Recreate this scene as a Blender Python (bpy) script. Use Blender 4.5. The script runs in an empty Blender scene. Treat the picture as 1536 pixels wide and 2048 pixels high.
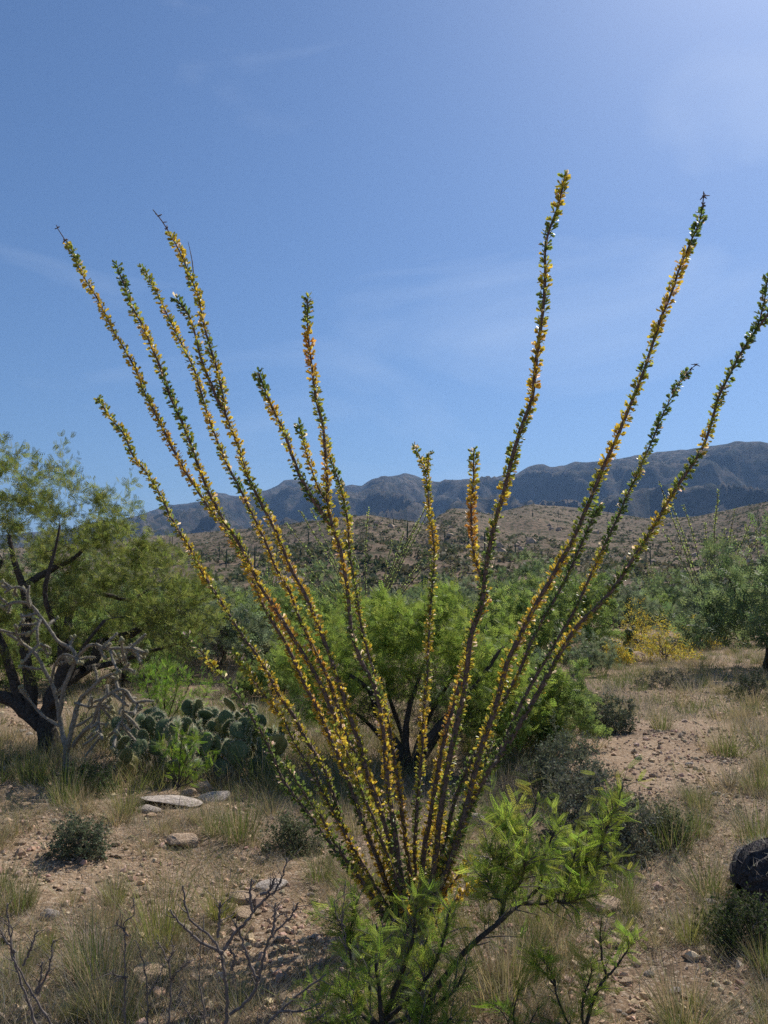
import bpy, math
import numpy as np
from mathutils import noise as mnoise, Vector

# ------------------------------------------------------------------ camera, sky, sun, exposure
sc = bpy.context.scene
COL = sc.collection
F = 1547.0                                   # focal length in photo pixels (1536 x 2048)
PITCH = math.atan((1180 - 1024) / F)
EYE = 1.62
cam_d = bpy.data.cameras.new('camera')
cam = bpy.data.objects.new('camera', cam_d)
COL.objects.link(cam)
cam.location = (0, 0, EYE)
cam.rotation_euler = (math.pi / 2 + PITCH, 0, 0)
cam_d.sensor_fit = 'VERTICAL'
cam_d.sensor_height = 24.0
cam_d.lens = 24.0 * F / 2048.0
cam_d.clip_start = 0.05
cam_d.clip_end = 30000
sc.camera = cam

SUN_AZ, SUN_EL = math.radians(36), math.radians(48)      # azimuth clockwise from +Y
world = bpy.data.worlds.new('World')
sc.world = world
world.use_nodes = True
wn = world.node_tree.nodes
wl = world.node_tree.links
bg = wn['Background']
sky = wn.new('ShaderNodeTexSky')
sky.sky_type = 'NISHITA'
sky.sun_disc = False
sky.sun_elevation = SUN_EL
sky.sun_rotation = SUN_AZ
sky.altitude = 1300
sky.air_density = 1.3
sky.dust_density = 2.0
sky.ozone_density = 10.0
# thin cirrus veil, spread over the whole sky
tc = wn.new('ShaderNodeTexCoord')
mp = wn.new('ShaderNodeMapping')
mp.inputs['Scale'].default_value = (1.6, 2.2, 5.0)
mp.inputs['Rotation'].default_value = (0.0, 0.6, 0.5)
nz = wn.new('ShaderNodeTexNoise')
nz.inputs['Scale'].default_value = 1.3
nz.inputs['Detail'].default_value = 6
nz.inputs['Roughness'].default_value = 0.55
nz.inputs['Distortion'].default_value = 0.8
rp = wn.new('ShaderNodeMapRange')
rp.inputs['From Min'].default_value = 0.52
rp.inputs['From Max'].default_value = 0.80
rp.inputs['To Max'].default_value = 0.2
mx = wn.new('ShaderNodeMix')
mx.data_type = 'RGBA'
mx.inputs[7].default_value = (9.0, 10.0, 11.5, 1)
wl.new(tc.outputs['Generated'], mp.inputs['Vector'])
wl.new(mp.outputs['Vector'], nz.inputs['Vector'])
wl.new(nz.outputs['Fac'], rp.inputs['Value'])
wl.new(rp.outputs['Result'], mx.inputs[0])
wl.new(sky.outputs['Color'], mx.inputs[6])
wl.new(mx.outputs[2], bg.inputs['Color'])
bg.inputs['Strength'].default_value = 0.08

sun_d = bpy.data.lights.new('sun', 'SUN')
sun = bpy.data.objects.new('sun', sun_d)
COL.objects.link(sun)
sun_d.energy = 4.6
sun_d.angle = math.radians(0.5)
sun_d.color = (1.0, 0.94, 0.85)
SD = Vector((math.sin(SUN_AZ) * math.cos(SUN_EL), math.cos(SUN_AZ) * math.cos(SUN_EL), math.sin(SUN_EL)))
sun.rotation_euler = SD.to_track_quat('Z', 'Y').to_euler()
sun.location = (0, 0, 40)

sc.view_settings.view_transform = 'Standard'
sc.view_settings.look = 'None'
sc.view_settings.exposure = 0.32
sc.view_settings.gamma = 1.0
sc.view_settings.use_curve_mapping = False
cy = sc.cycles
cy.max_bounces = 6
cy.diffuse_bounces = 3
cy.transmission_bounces = 4
cy.volume_bounces = 0
cy.volume_max_steps = 64
cy.use_denoising = False
sc.render.filter_size = 1.2

# ------------------------------------------------------------------ helpers
RNG = np.random.default_rng(11)


def ray(px, py):
    u, v = (px - 768) / F, (1024 - py) / F
    c, s = math.cos(PITCH), math.sin(PITCH)
    return np.array([u, c - v * s, s + v * c])


def P(px, py, Y):
    """point on the ray of a photo pixel at forward distance Y"""
    d = ray(px, py)
    return np.array([0, 0, EYE]) + d * (Y / d[1])


def gh(x, y):
    """height of the near ground"""
    r = math.hypot(x, y - 1)
    n1 = mnoise.noise(Vector((x * 0.16 + 3.1, y * 0.16, 0.3)))
    n2 = mnoise.noise(Vector((x * 0.6, y * 0.6 + 7.7, 1.3)))
    n3 = mnoise.noise(Vector((x * 2.1, y * 2.1 + 2.7, 4.3)))
    k = min(1.0, r / 3.0) * (1.0 if r < 60 else max(0.0, 1 - (r - 60) / 60))
    return (0.14 * n1 + 0.06 * n2 + 0.018 * n3) * k


def Gp(px, py):
    """ground point seen at a photo pixel"""
    d = ray(px, py)
    z = 0.0
    for _ in range(8):
        t = (z - EYE) / d[2]
        z = gh(d[0] * t, d[1] * t)
    return np.array([d[0] * t, d[1] * t, z])


def unit(v):
    return v / np.maximum(np.linalg.norm(v, axis=-1, keepdims=True), 1e-9)


def perp(D, rng):
    R = rng.normal(size=D.shape)
    return unit(R - (R * D).sum(-1, keepdims=True) * D)


def rdirs(n, rng):
    return unit(rng.normal(size=(n, 3)))


class MB:
    """collects pieces of ONE mesh"""

    def __init__(s):
        s.V, s.C, s.F, s.M, s.n = [], [], {3: [], 4: []}, {3: [], 4: []}, 0

    def add(s, V, faces, col=None, mat=0):
        V = np.asarray(V, float).reshape(-1, 3)
        s.V.append(V)
        c = np.ones((len(V), 3)) * 0.5 if col is None else np.broadcast_to(np.asarray(col, float), (len(V), 3))
        s.C.append(c)
        for f in faces:
            f = np.asarray(f, int)
            if f.size == 0:
                continue
            s.F[f.shape[1]].append(f + s.n)
            s.M[f.shape[1]].append(np.full(len(f), mat, int))
        s.n += len(V)

    def build(s, name, mats, parent=None, smooth=True, loc=None):
        V = np.concatenate(s.V)
        if loc is not None:
            V = V - np.asarray(loc)
        C = np.concatenate(s.C)
        f4 = np.concatenate(s.F[4]) if s.F[4] else np.zeros((0, 4), int)
        f3 = np.concatenate(s.F[3]) if s.F[3] else np.zeros((0, 3), int)
        mi = np.concatenate([np.concatenate(s.M[k]) if s.M[k] else np.zeros(0, int) for k in (4, 3)])
        me = bpy.data.meshes.new(name)
        me.vertices.add(len(V))
        me.vertices.foreach_set('co', V.astype(np.float32).ravel())
        li = np.concatenate([f4.ravel(), f3.ravel()]).astype(np.int32)
        me.loops.add(len(li))
        me.loops.foreach_set('vertex_index', li)
        nf = len(f4) + len(f3)
        me.polygons.add(nf)
        st = np.concatenate([np.arange(len(f4)) * 4, len(f4) * 4 + np.arange(len(f3)) * 3]).astype(np.int32)
        me.polygons.foreach_set('loop_start', st)
        me.polygons.foreach_set('material_index', mi.astype(np.int32))
        me.polygons.foreach_set('use_smooth', np.full(nf, smooth))
        a = me.attributes.new('tint', 'FLOAT_COLOR', 'POINT')
        a.data.foreach_set('color', np.concatenate([C, np.ones((len(C), 1))], 1).astype(np.float32).ravel())
        me.update(calc_edges=True)
        for m in (mats if isinstance(mats, (list, tuple)) else [mats]):
            me.materials.append(m)
        o = bpy.data.objects.new(name, me)
        COL.objects.link(o)
        if loc is not None:
            o.location = loc
        if parent is not None:
            o.parent = parent
        return o


def empty(name, loc=(0, 0, 0), rz=0.0):
    o = bpy.data.objects.new(name, None)
    COL.objects.link(o)
    o.location = loc
    o.rotation_euler = (0, 0, rz)
    o.empty_display_size = 0.2
    return o


def tag(o, label=None, cat=None, group=None, kind=None):
    for k, v in (('label', label), ('category', cat), ('group', group), ('kind', kind)):
        if v:
            o[k] = v
    return o


def copy_tree(o, parent=None):
    c = o.copy()
    COL.objects.link(c)
    c.parent = parent
    for ch in o.children:
        copy_tree(ch, c)
    return c


def tubes(mb, PP, RR, sides=3, col=None, mat=0, knob=0.0, rng=RNG):
    """PP (M,K,3) polylines, RR (M,K) radii"""
    PP = np.asarray(PP, float)
    if PP.ndim == 2:
        PP = PP[None]
        RR = np.asarray(RR, float)[None]
    M, K, _ = PP.shape
    T = unit(np.gradient(PP, axis=1))
    ref = unit(rng.normal(size=(M, 1, 3)))
    A = unit(ref - (ref * T).sum(-1, keepdims=True) * T)
    B = np.cross(T, A)
    th = np.arange(sides) / sides * 2 * np.pi
    ring = A[:, :, None] * np.cos(th)[None, None, :, None] + B[:, :, None] * np.sin(th)[None, None, :, None]
    R = np.asarray(RR)[:, :, None, None] * np.ones((1, 1, sides, 1))
    if knob:
        R = R * (1 + knob * rng.uniform(-1, 1, size=R.shape))
    V = PP[:, :, None] + ring * R
    idx = np.arange(M * K * sides).reshape(M, K, sides)
    a, b = idx[:, :-1], idx[:, 1:]
    f = np.stack([a, np.roll(a, -1, 2), np.roll(b, -1, 2), b], -1).reshape(-1, 4)
    faces = [f]
    if sides == 4:
        faces.append(idx[:, -1].reshape(-1, 4))
    elif sides == 3:
        faces.append(idx[:, -1].reshape(-1, 3))
    else:
        e = idx[:, -1]
        for k in range(1, sides - 1):
            faces.append(np.stack([e[:, 0], e[:, k], e[:, k + 1]], -1))
    c = None
    if col is not None:
        col = np.asarray(col, float)
        c = np.repeat(col, K * sides, 0) if col.ndim == 2 else col
    mb.add(V.reshape(-1, 3), faces, c, mat)


def inst(mb, T, faces, C, D, S, scale, col, mat=0, vcol=None):
    """copies of a template (x along D, y along S, z normal) into ONE mesh"""
    N = np.cross(D, S)
    sc_ = np.asarray(scale, float)
    if sc_.ndim == 1:
        sc_ = sc_[:, None] * np.ones((1, 3))
    TT = T[None] * sc_[:, None, :]
    V = C[:, None] + TT[..., 0:1] * D[:, None] + TT[..., 1:2] * S[:, None] + TT[..., 2:3] * N[:, None]
    M, k = V.shape[:2]
    off = (np.arange(M) * k)[:, None, None]
    fs = [(np.asarray(f)[None] + off).reshape(-1, np.asarray(f).shape[1]) for f in faces]
    c = np.repeat(np.asarray(col, float), k, 0)
    if vcol is not None:
        c = c * np.tile(vcol, (M, 1))
    mb.add(V.reshape(-1, 3), fs, c, mat)


def crom(pts, n):
    """smooth curve through points, n samples, even along its length"""
    p = np.asarray(pts, float)
    p = np.concatenate([[2 * p[0] - p[1]], p, [2 * p[-1] - p[-2]]])
    out = []
    for i in range(1, len(p) - 2):
        t = np.linspace(0, 1, 10, endpoint=False)[:, None]
        a, b, c, d = p[i - 1], p[i], p[i + 1], p[i + 2]
        out.append(0.5 * (2 * b + (c - a) * t + (2 * a - 5 * b + 4 * c - d) * t ** 2 + (3 * b - a - 3 * c + d) * t ** 3))
    q = np.concatenate(out + [p[-2][None]])
    L = np.concatenate([[0], np.cumsum(np.linalg.norm(np.diff(q, axis=0), axis=1))])
    s = np.linspace(0, L[-1], n)
    return np.stack([np.interp(s, L, q[:, k]) for k in range(3)], 1)


def jitter(base, n, rng, hv=0.12, bv=0.3):
    """n colours round a base colour"""
    base = np.asarray(base, float)
    return np.clip(base * rng.uniform(1 - bv, 1 + bv, (n, 1)) * rng.uniform(1 - hv, 1 + hv, (n, 3)), 0.002, 1)


# ------------------------------------------------------------------ materials
def mat_base(name):
    m = bpy.data.materials.new(name)
    m.use_nodes = True
    return m, m.node_tree.nodes, m.node_tree.links, m.node_tree.nodes['Principled BSDF']


def leaf_mat(name, trans=0.45, rough=0.5, spec=0.3, gain=1.0):
    m, n, l, p = mat_base(name)
    a = n.new('ShaderNodeAttribute')
    a.attribute_name = 'tint'
    t = n.new('ShaderNodeBsdfTranslucent')
    mix = n.new('ShaderNodeMixShader')
    mix.inputs[0].default_value = trans
    p.inputs['Roughness'].default_value = rough
    p.inputs['Specular IOR Level'].default_value = spec
    g = n.new('ShaderNodeMix')
    g.data_type = 'RGBA'
    g.blend_type = 'MULTIPLY'
    g.inputs[0].default_value = 1
    g.inputs[7].default_value = (gain, gain, gain * 0.8, 1)
    l.new(a.outputs['Color'], g.inputs[6])
    l.new(a.outputs['Color'], p.inputs['Base Color'])
    l.new(g.outputs[2], t.inputs['Color'])
    l.new(p.outputs[0], mix.inputs[1])
    l.new(t.outputs[0], mix.inputs[2])
    l.new(mix.outputs[0], n['Material Output'].inputs[0])
    return m


def rough_mat(name, c1, c2, scale=20, bump=0.3, dist=0.01, rough=0.9, tint=False, c3=None, spec=0.2, vor=0.0):
    m, n, l, p = mat_base(name)
    t = n.new('ShaderNodeTexCoord')
    nz = n.new('ShaderNodeTexNoise')
    nz.inputs['Scale'].default_value = scale
    nz.inputs['Detail'].default_value = 8
    nz.inputs['Roughness'].default_value = 0.65
    l.new(t.outputs['Object'], nz.inputs['Vector'])
    r = n.new('ShaderNodeValToRGB')
    r.color_ramp.elements[0].position = 0.32
    r.color_ramp.elements[0].color = (*c1, 1)
    r.color_ramp.elements[1].position = 0.68
    r.color_ramp.elements[1].color = (*c2, 1)
    if c3:
        e = r.color_ramp.elements.new(0.5)
        e.color = (*c3, 1)
    l.new(nz.outputs['Fac'], r.inputs[0])
    out = r.outputs[0]
    if tint:
        a = n.new('ShaderNodeAttribute')
        a.attribute_name = 'tint'
        mm = n.new('ShaderNodeMix')
        mm.data_type = 'RGBA'
        mm.blend_type = 'MULTIPLY'
        mm.inputs[0].default_value = 1
        l.new(out, mm.inputs[6])
        l.new(a.outputs['Color'], mm.inputs[7])
        out = mm.outputs[2]
    l.new(out, p.inputs['Base Color'])
    p.inputs['Roughness'].default_value = rough
    p.inputs['Specular IOR Level'].default_value = spec
    b = n.new('ShaderNodeBump')
    b.inputs['Strength'].default_value = bump
    b.inputs['Distance'].default_value = dist
    l.new(nz.outputs['Fac'], b.inputs['Height'])
    l.new(b.outputs[0], p.inputs['Normal'])
    return m


M_leaf = leaf_mat('mesquite_leaf', 0.5, 0.55, 0.2, 1.3)
M_sap = leaf_mat('young_mesquite_leaf', 0.62, 0.5, 0.25, 1.5)
M_oleaf = leaf_mat('ocotillo_leaf', 0.5, 0.4, 0.4, 1.25)
M_grass = leaf_mat('grass_blade', 0.35, 0.6, 0.2, 1.1)
M_scrub = leaf_mat('scrub_leaf', 0.25, 0.7, 0.1)
M_pad = rough_mat('cactus_pad_skin', (0.105, 0.145, 0.065), (0.20, 0.225, 0.115), 14, 0.35, 0.005, 0.55, c3=(0.135, 0.175, 0.08))
def vary(m, lo, hi):
    n, l = m.node_tree.nodes, m.node_tree.links
    p = n['Principled BSDF']
    src = p.inputs['Base Color'].links[0].from_socket
    oi = n.new('ShaderNodeObjectInfo')
    r = n.new('ShaderNodeValToRGB')
    r.color_ramp.elements[0].color = (*lo, 1)
    r.color_ramp.elements[1].color = (*hi, 1)
    e = r.color_ramp.elements.new(0.9)
    e.color = (1, 1, 1, 1)
    x = n.new('ShaderNodeMix')
    x.data_type = 'RGBA'
    x.blend_type = 'MULTIPLY'
    x.inputs[0].default_value = 1
    l.new(oi.outputs['Random'], r.inputs[0])
    l.new(src, x.inputs[6])
    l.new(r.outputs[0], x.inputs[7])
    l.new(x.outputs[2], p.inputs['Base Color'])


vary(M_pad, (0.75, 0.8, 0.8), (1.9, 1.25, 0.75))
M_spine = leaf_mat('cactus_spine', 0.5, 0.5, 0.3)
M_bark = rough_mat('mesquite_bark', (0.028, 0.024, 0.02), (0.12, 0.10, 0.082), 38, 1.0, 0.02)
M_twig = rough_mat('grey_twig_bark', (0.085, 0.07, 0.062), (0.23, 0.195, 0.17), 40, 0.5, 0.004)
M_cane = rough_mat('ocotillo_cane_bark', (0.075, 0.056, 0.046), (0.27, 0.19, 0.155), 60, 0.8, 0.006, c3=(0.14, 0.10, 0.08))
M_cholla = rough_mat('cholla_skin', (0.12, 0.11, 0.08), (0.36, 0.32, 0.26), 45, 1.0, 0.008, c3=(0.23, 0.205, 0.16))
M_fruit = rough_mat('cholla_fruit_skin', (0.20, 0.21, 0.11), (0.36, 0.32, 0.20), 30, 0.5, 0.004)
M_rock = rough_mat('tan_rock', (0.24, 0.165, 0.11), (0.58, 0.45, 0.32), 7, 0.7, 0.03, c3=(0.43, 0.31, 0.21), tint=False)
M_paler = rough_mat('pale_rock', (0.34, 0.28, 0.235), (0.70, 0.62, 0.55), 9, 0.7, 0.03, c3=(0.42, 0.355, 0.30))
M_pebble = rough_mat('pebble', (0.55, 0.5, 0.45), (1.0, 0.95, 0.9), 40, 0.3, 0.004, tint=True)
M_dead = rough_mat('charred_cactus_skin', (0.02, 0.018, 0.018), (0.11, 0.098, 0.10), 55, 1.0, 0.02)
M_sag = rough_mat('saguaro_skin', (0.045, 0.065, 0.035), (0.085, 0.105, 0.06), 2, 0.3, 0.05)


def ground_material():
    m, n, l, p = mat_base('desert_soil')
    t = n.new('ShaderNodeTexCoord')

    def noise(scale, detail=6, rough=0.6):
        z = n.new('ShaderNodeTexNoise')
        z.inputs['Scale'].default_value = scale
        z.inputs['Detail'].default_value = detail
        z.inputs['Roughness'].default_value = rough
        l.new(t.outputs['Object'], z.inputs['Vector'])
        return z

    big = noise(0.55, 5)
    r = n.new('ShaderNodeValToRGB')
    cr = r.color_ramp
    cr.elements[0].position = 0.30
    cr.elements[0].color = (0.20, 0.15, 0.11, 1)
    cr.elements[1].position = 0.72
    cr.elements[1].color = (0.44, 0.335, 0.235, 1)
    e = cr.elements.new(0.5)
    e.color = (0.35, 0.255, 0.175, 1)
    l.new(big.outputs['Fac'], r.inputs[0])
    mid = noise(3.2, 8, 0.7)
    mr = n.new('ShaderNodeMath')
    mr.operation = 'ADD'
    ml = n.new('ShaderNodeMath')
    ml.operation = 'MULTIPLY_ADD'
    ml.inputs[1].default_value = 0.8
    ml.inputs[2].default_value = -0.40
    l.new(mid.outputs['Fac'], ml.inputs[0])
    l.new(ml.outputs[0], mr.inputs[0])
    l.new(big.outputs['Fac'], mr.inputs[1])
    l.new(mr.outputs[0], r.inputs[0])
    fine = noise(24, 9, 0.7)
    r2 = n.new('ShaderNodeValToRGB')
    r2.color_ramp.elements[0].position = 0.36
    r2.color_ramp.elements[0].color = (0.52, 0.47, 0.43, 1)
    r2.color_ramp.elements[1].position = 0.62
    r2.color_ramp.elements[1].color = (1.12, 1.08, 1.02, 1)
    l.new(fine.outputs['Fac'], r2.inputs[0])
    mul = n.new('ShaderNodeMix')
    mul.data_type = 'RGBA'
    mul.blend_type = 'MULTIPLY'
    mul.inputs[0].default_value = 1
    l.new(r.outputs[0], mul.inputs[6])
    l.new(r2.outputs[0], mul.inputs[7])
    # gravel grains
    vo = n.new('ShaderNodeTexVoronoi')
    vo.inputs['Scale'].default_value = 70
    l.new(t.outputs['Object'], vo.inputs['Vector'])
    sep = n.new('ShaderNodeSeparateColor')
    l.new(vo.outputs['Color'], sep.inputs[0])
    gt = n.new('ShaderNodeMath')
    gt.operation = 'GREATER_THAN'
    gt.inputs[1].default_value = 0.80
    l.new(sep.outputs[0], gt.inputs[0])
    gm = n.new('ShaderNodeMath')
    gm.operation = 'MULTIPLY'
    gm.inputs[1].default_value = 0.6
    l.new(gt.outputs[0], gm.inputs[0])
    mg = n.new('ShaderNodeMix')
    mg.data_type = 'RGBA'
    mg.inputs[7].default_value = (0.50, 0.40, 0.30, 1)
    l.new(gm.outputs[0], mg.inputs[0])
    l.new(mul.outputs[2], mg.inputs[6])
    l.new(mg.outputs[2], p.inputs['Base Color'])
    p.inputs['Roughness'].default_value = 0.95
    p.inputs['Specular IOR Level'].default_value = 0.1
    b1 = n.new('ShaderNodeBump')
    b1.inputs['Strength'].default_value = 0.9
    b1.inputs['Distance'].default_value = 0.03
    l.new(fine.outputs['Fac'], b1.inputs['Height'])
    b2 = n.new('ShaderNodeBump')
    b2.inputs['Strength'].default_value = 0.6
    b2.inputs['Distance'].default_value = 0.008
    b2.invert = True
    l.new(vo.outputs['Distance'], b2.inputs['Height'])
    l.new(b1.outputs[0], b2.inputs['Normal'])
    l.new(b2.outputs[0], p.inputs['Normal'])
    return m


M_ground = ground_material()


def slope_material(name, c1, c2, c3, s1, s2, bump, dist):
    m, n, l, p = mat_base(name)
    t = n.new('ShaderNodeTexCoord')
    a = n.new('ShaderNodeTexNoise')
    a.inputs['Scale'].default_value = s1
    a.inputs['Detail'].default_value = 8
    a.inputs['Roughness'].default_value = 0.6
    b = n.new('ShaderNodeTexNoise')
    b.inputs['Scale'].default_value = s2
    b.inputs['Detail'].default_value = 6
    b.inputs['Roughness'].default_value = 0.7
    for q in (a, b):
        l.new(t.outputs['Object'], q.inputs['Vector'])
    r = n.new('ShaderNodeValToRGB')
    r.color_ramp.elements[0].position = 0.35
    r.color_ramp.elements[0].color = (*c1, 1)
    r.color_ramp.elements[1].position = 0.65
    r.color_ramp.elements[1].color = (*c2, 1)
    l.new(a.outputs['Fac'], r.inputs[0])
    r2 = n.new('ShaderNodeValToRGB')
    r2.color_ramp.elements[0].position = 0.46
    r2.color_ramp.elements[0].color = (0, 0, 0, 1)
    r2.color_ramp.elements[1].position = 0.56
    r2.color_ramp.elements[1].color = (1, 1, 1, 1)
    l.new(b.outputs['Fac'], r2.inputs[0])
    mx = n.new('ShaderNodeMix')
    mx.data_type = 'RGBA'
    mx.inputs[7].default_value = (*c3, 1)
    l.new(r2.outputs[0], mx.inputs[0])
    l.new(r.outputs[0], mx.inputs[6])
    l.new(mx.outputs[2], p.inputs['Base Color'])
    p.inputs['Roughness'].default_value = 1.0
    p.inputs['Specular IOR Level'].default_value = 0.05
    bp = n.new('ShaderNodeBump')
    bp.inputs['Strength'].default_value = bump
    bp.inputs['Distance'].default_value = dist
    l.new(b.outputs['Fac'], bp.inputs['Height'])
    l.new(bp.outputs[0], p.inputs['Normal'])
    return m


M_hill = slope_material('stony_hillside', (0.17, 0.125, 0.09), (0.28, 0.205, 0.145), (0.095, 0.09, 0.055), 0.03, 0.5, 1.0, 0.8)
M_mount = slope_material('mountain_slope', (0.06, 0.056, 0.048), (0.15, 0.125, 0.10), (0.032, 0.037, 0.03), 0.005, 0.035, 1.0, 12.0)

# ------------------------------------------------------------------ ground, hill, mountain, haze
def fbm(p, oct=4, lac=2.0, g=0.5):
    s, a, f = 0.0, 1.0, 1.0
    for _ in range(oct):
        s += a * mnoise.noise(Vector((p[0] * f, p[1] * f, p[2] * f)))
        a *= g
        f *= lac
    return s


def build_ground():
    n = 420
    u = np.linspace(-1, 1, n)
    a = 1.8
    k = math.asinh(5500 / a)
    xs = a * np.sinh(k * u)
    ys = a * np.sinh(k * u) + 4.0
    V = np.zeros((n, n, 3))
    V[..., 0] = xs[None, :]
    V[..., 1] = ys[:, None]
    for j in range(n):
        for i in range(n):
            x, y = xs[i], ys[j]
            if abs(x) < 125 and abs(y) < 125:
                V[j, i, 2] = gh(x, y)
    idx = np.arange(n * n).reshape(n, n)
    f = np.stack([idx[:-1, :-1], idx[:-1, 1:], idx[1:, 1:], idx[1:, :-1]], -1).reshape(-1, 4)
    mb = MB()
    mb.add(V.reshape(-1, 3), [f])
    o = mb.build('ground', M_ground)
    tag(o, 'bare tan gravelly desert soil with dry litter', 'ground', kind='structure')


build_ground()

SKY_HILL = np.array([(-900, 1120), (-300, 1110), (0, 1098), (200, 1084), (300, 1074), (380, 1068), (450, 1061), (560, 1051), (620, 1045), (680, 1035),
                     (740, 1030), (790, 1040), (850, 1046), (880, 1030), (905, 1016), (940, 1020), (980, 1030), (1025, 1019), (1066, 1008),
                     (1115, 1010), (1200, 1022), (1300, 1036), (1400, 1034), (1438, 1026), (1500, 1011), (1536, 1003), (1750, 985), (2400, 960)], float)
SKY_MT = np.array([(-1500, 1110), (-600, 1095), (0, 1072), (150, 1055), (271, 1029), (310, 1017), (336, 1009), (362, 1007), (394, 1003), (414, 992), (427, 986),
                   (453, 992), (474, 988), (532, 981), (552, 973), (566, 962), (589, 963), (620, 968), (662, 971), (683, 966), (701, 966), (722, 970),
                   (740, 958), (761, 948), (787, 949), (800, 953), (816, 949), (845, 958), (858, 960), (882, 962), (892, 956), (921, 956),
                   (947, 951), (988, 942), (1007, 945), (1033, 949), (1061, 934), (1092, 930), (1106, 934), (1145, 929), (1178, 926),
                   (1230, 919), (1279, 916), (1325, 904), (1384, 905), (1450, 893), (1536, 881), (1900, 850), (2900, 830)], float)


def slope_sheet(name, sky, r0, r1, z0, prof, amp, nsc, na, nt, mat, label, cat, back=0.35, extra=None, azmax=1.05, ridge=False):
    """terrain rising from distance r0(px) to a crest at r1(px); the crest's height comes from its elevation angle"""
    tanaz = np.linspace(-azmax, azmax, na)
    V = np.zeros((nt, na, 3))
    ts = np.concatenate([np.linspace(0, 1, nt - 8), 1 + np.linspace(0.08, 1, 8)])
    for i, ta in enumerate(tanaz):
        px = 768 + ta * F / math.cos(PITCH)
        py = np.interp(px, sky[:, 0], sky[:, 1])
        d = ray(px, py)
        el = d[2] / d[1]
        ra, rb = r0(px), r1(px)
        zc = EYE + el * rb
        for j, t in enumerate(ts):
            if t <= 1:
                y = ra + (rb - ra) * t
                z = z0 + (zc - z0) * prof(t)
                w = math.sin(math.pi * min(1, t)) ** 0.7 if t < 0.97 else 0.0
                w += 0.12 * min(1, t * 4)
            else:
                y = rb + (t - 1) * (rb - ra) * back * 3
                z = zc - (zc - z0 + 5) * (t - 1)
                w = 0.12
            x = ta * y
            q = (x * nsc, y * nsc, 0.0)
            if ridge:
                nn = fbm((x * nsc, y * nsc * 0.45, 2.2), 5)
                nn = (0.5 - abs(nn)) * 1.5 - 0.4
            else:
                nn = fbm(q, 5)
            z += nn * amp * w
            if t <= 1:                       # keep the slope under the line of sight to the crest
                lim = EYE + el * y - (1 - t) * 0.01 * rb
                z = min(z, lim) if t < 0.97 else z
            V[j, i] = (x, y, z)
    idx = np.arange(nt * na).reshape(nt, na)
    f = np.stack([idx[:-1, :-1], idx[:-1, 1:], idx[1:, 1:], idx[1:, :-1]], -1).reshape(-1, 4)
    mb = MB()
    mb.add(V.reshape(-1, 3), [f])
    o = mb.build(name, mat)
    tag(o, label, cat, kind='structure')
    return V, o


HILL_R1 = lambda px: 430 + 130 * math.sin(px * 0.006 + 0.5) + (px > 1300) * -0.0
HILL, _ = slope_sheet('hill', SKY_HILL, lambda px: 62.0, HILL_R1, -0.3, lambda t: 0.25 * t + 0.75 * t ** 1.5, 7.0, 0.012, 420, 110, M_hill,
                      'brown stony foothill dotted with scrub and cacti', 'hill')
MT_R1 = lambda px: 3600 - 1300 * min(1, max(0, (px - 300) / 1300))
MOUNT, _ = slope_sheet('mountain', SKY_MT, lambda px: 900.0, MT_R1, 0.0, lambda t: 0.5 * t + 0.5 * t ** 2.2, 230.0, 0.0026, 620, 130, M_mount,
                       'long hazy blue mountain range with rocky skyline', 'mountain', ridge=True)


def build_haze():
    mb = MB()
    h, zt, zb = 6200.0, 720.0, -14.0
    v = [(-h, -h + 2000, zb), (h, -h + 2000, zb), (h, h + 2000, zb), (-h, h + 2000, zb), (-h, -h + 2000, zt), (h, -h + 2000, zt), (h, h + 2000, zt), (-h, h + 2000, zt)]
    mb.add(v, [[(3, 2, 1, 0), (4, 5, 6, 7), (0, 1, 5, 4), (1, 2, 6, 5), (2, 3, 7, 6), (3, 0, 4, 7)]])
    m = bpy.data.materials.new('haze_air')
    m.use_nodes = True
    n = m.node_tree.nodes
    n.remove(n['Principled BSDF'])
    pv = n.new('ShaderNodeVolumePrincipled')
    pv.inputs['Color'].default_value = (0.34, 0.58, 1.0, 1)
    pv.inputs['Density'].default_value = 0.000095
    pv.inputs['Anisotropy'].default_value = 0.2
    m.node_tree.links.new(pv.outputs[0], n['Material Output'].inputs['Volume'])
    o = mb.build('haze', m, smooth=False)
    tag(o, 'thin blue haze in the air', 'haze', kind='stuff')


build_haze()


# ------------------------------------------------------------------ templates
def T_diamond(w=0.3, fold=0.06):
    T = np.array([(0, 0, 0), (0.5, -w / 2, fold), (1, 0, 0), (0.5, w / 2, fold)])
    return T, [np.array([(0, 1, 2, 3)])]


def T_spatulate(w=0.42):
    T = np.array([(0, 0, 0), (0.45, -0.30 * w, 0.05), (0.80, -0.5 * w, 0.07), (1, 0, -0.02), (0.80, 0.5 * w, 0.07), (0.45, 0.30 * w, 0.05)])
    return T, [np.array([(0, 1, 2, 3), (0, 3, 4, 5)])]


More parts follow.
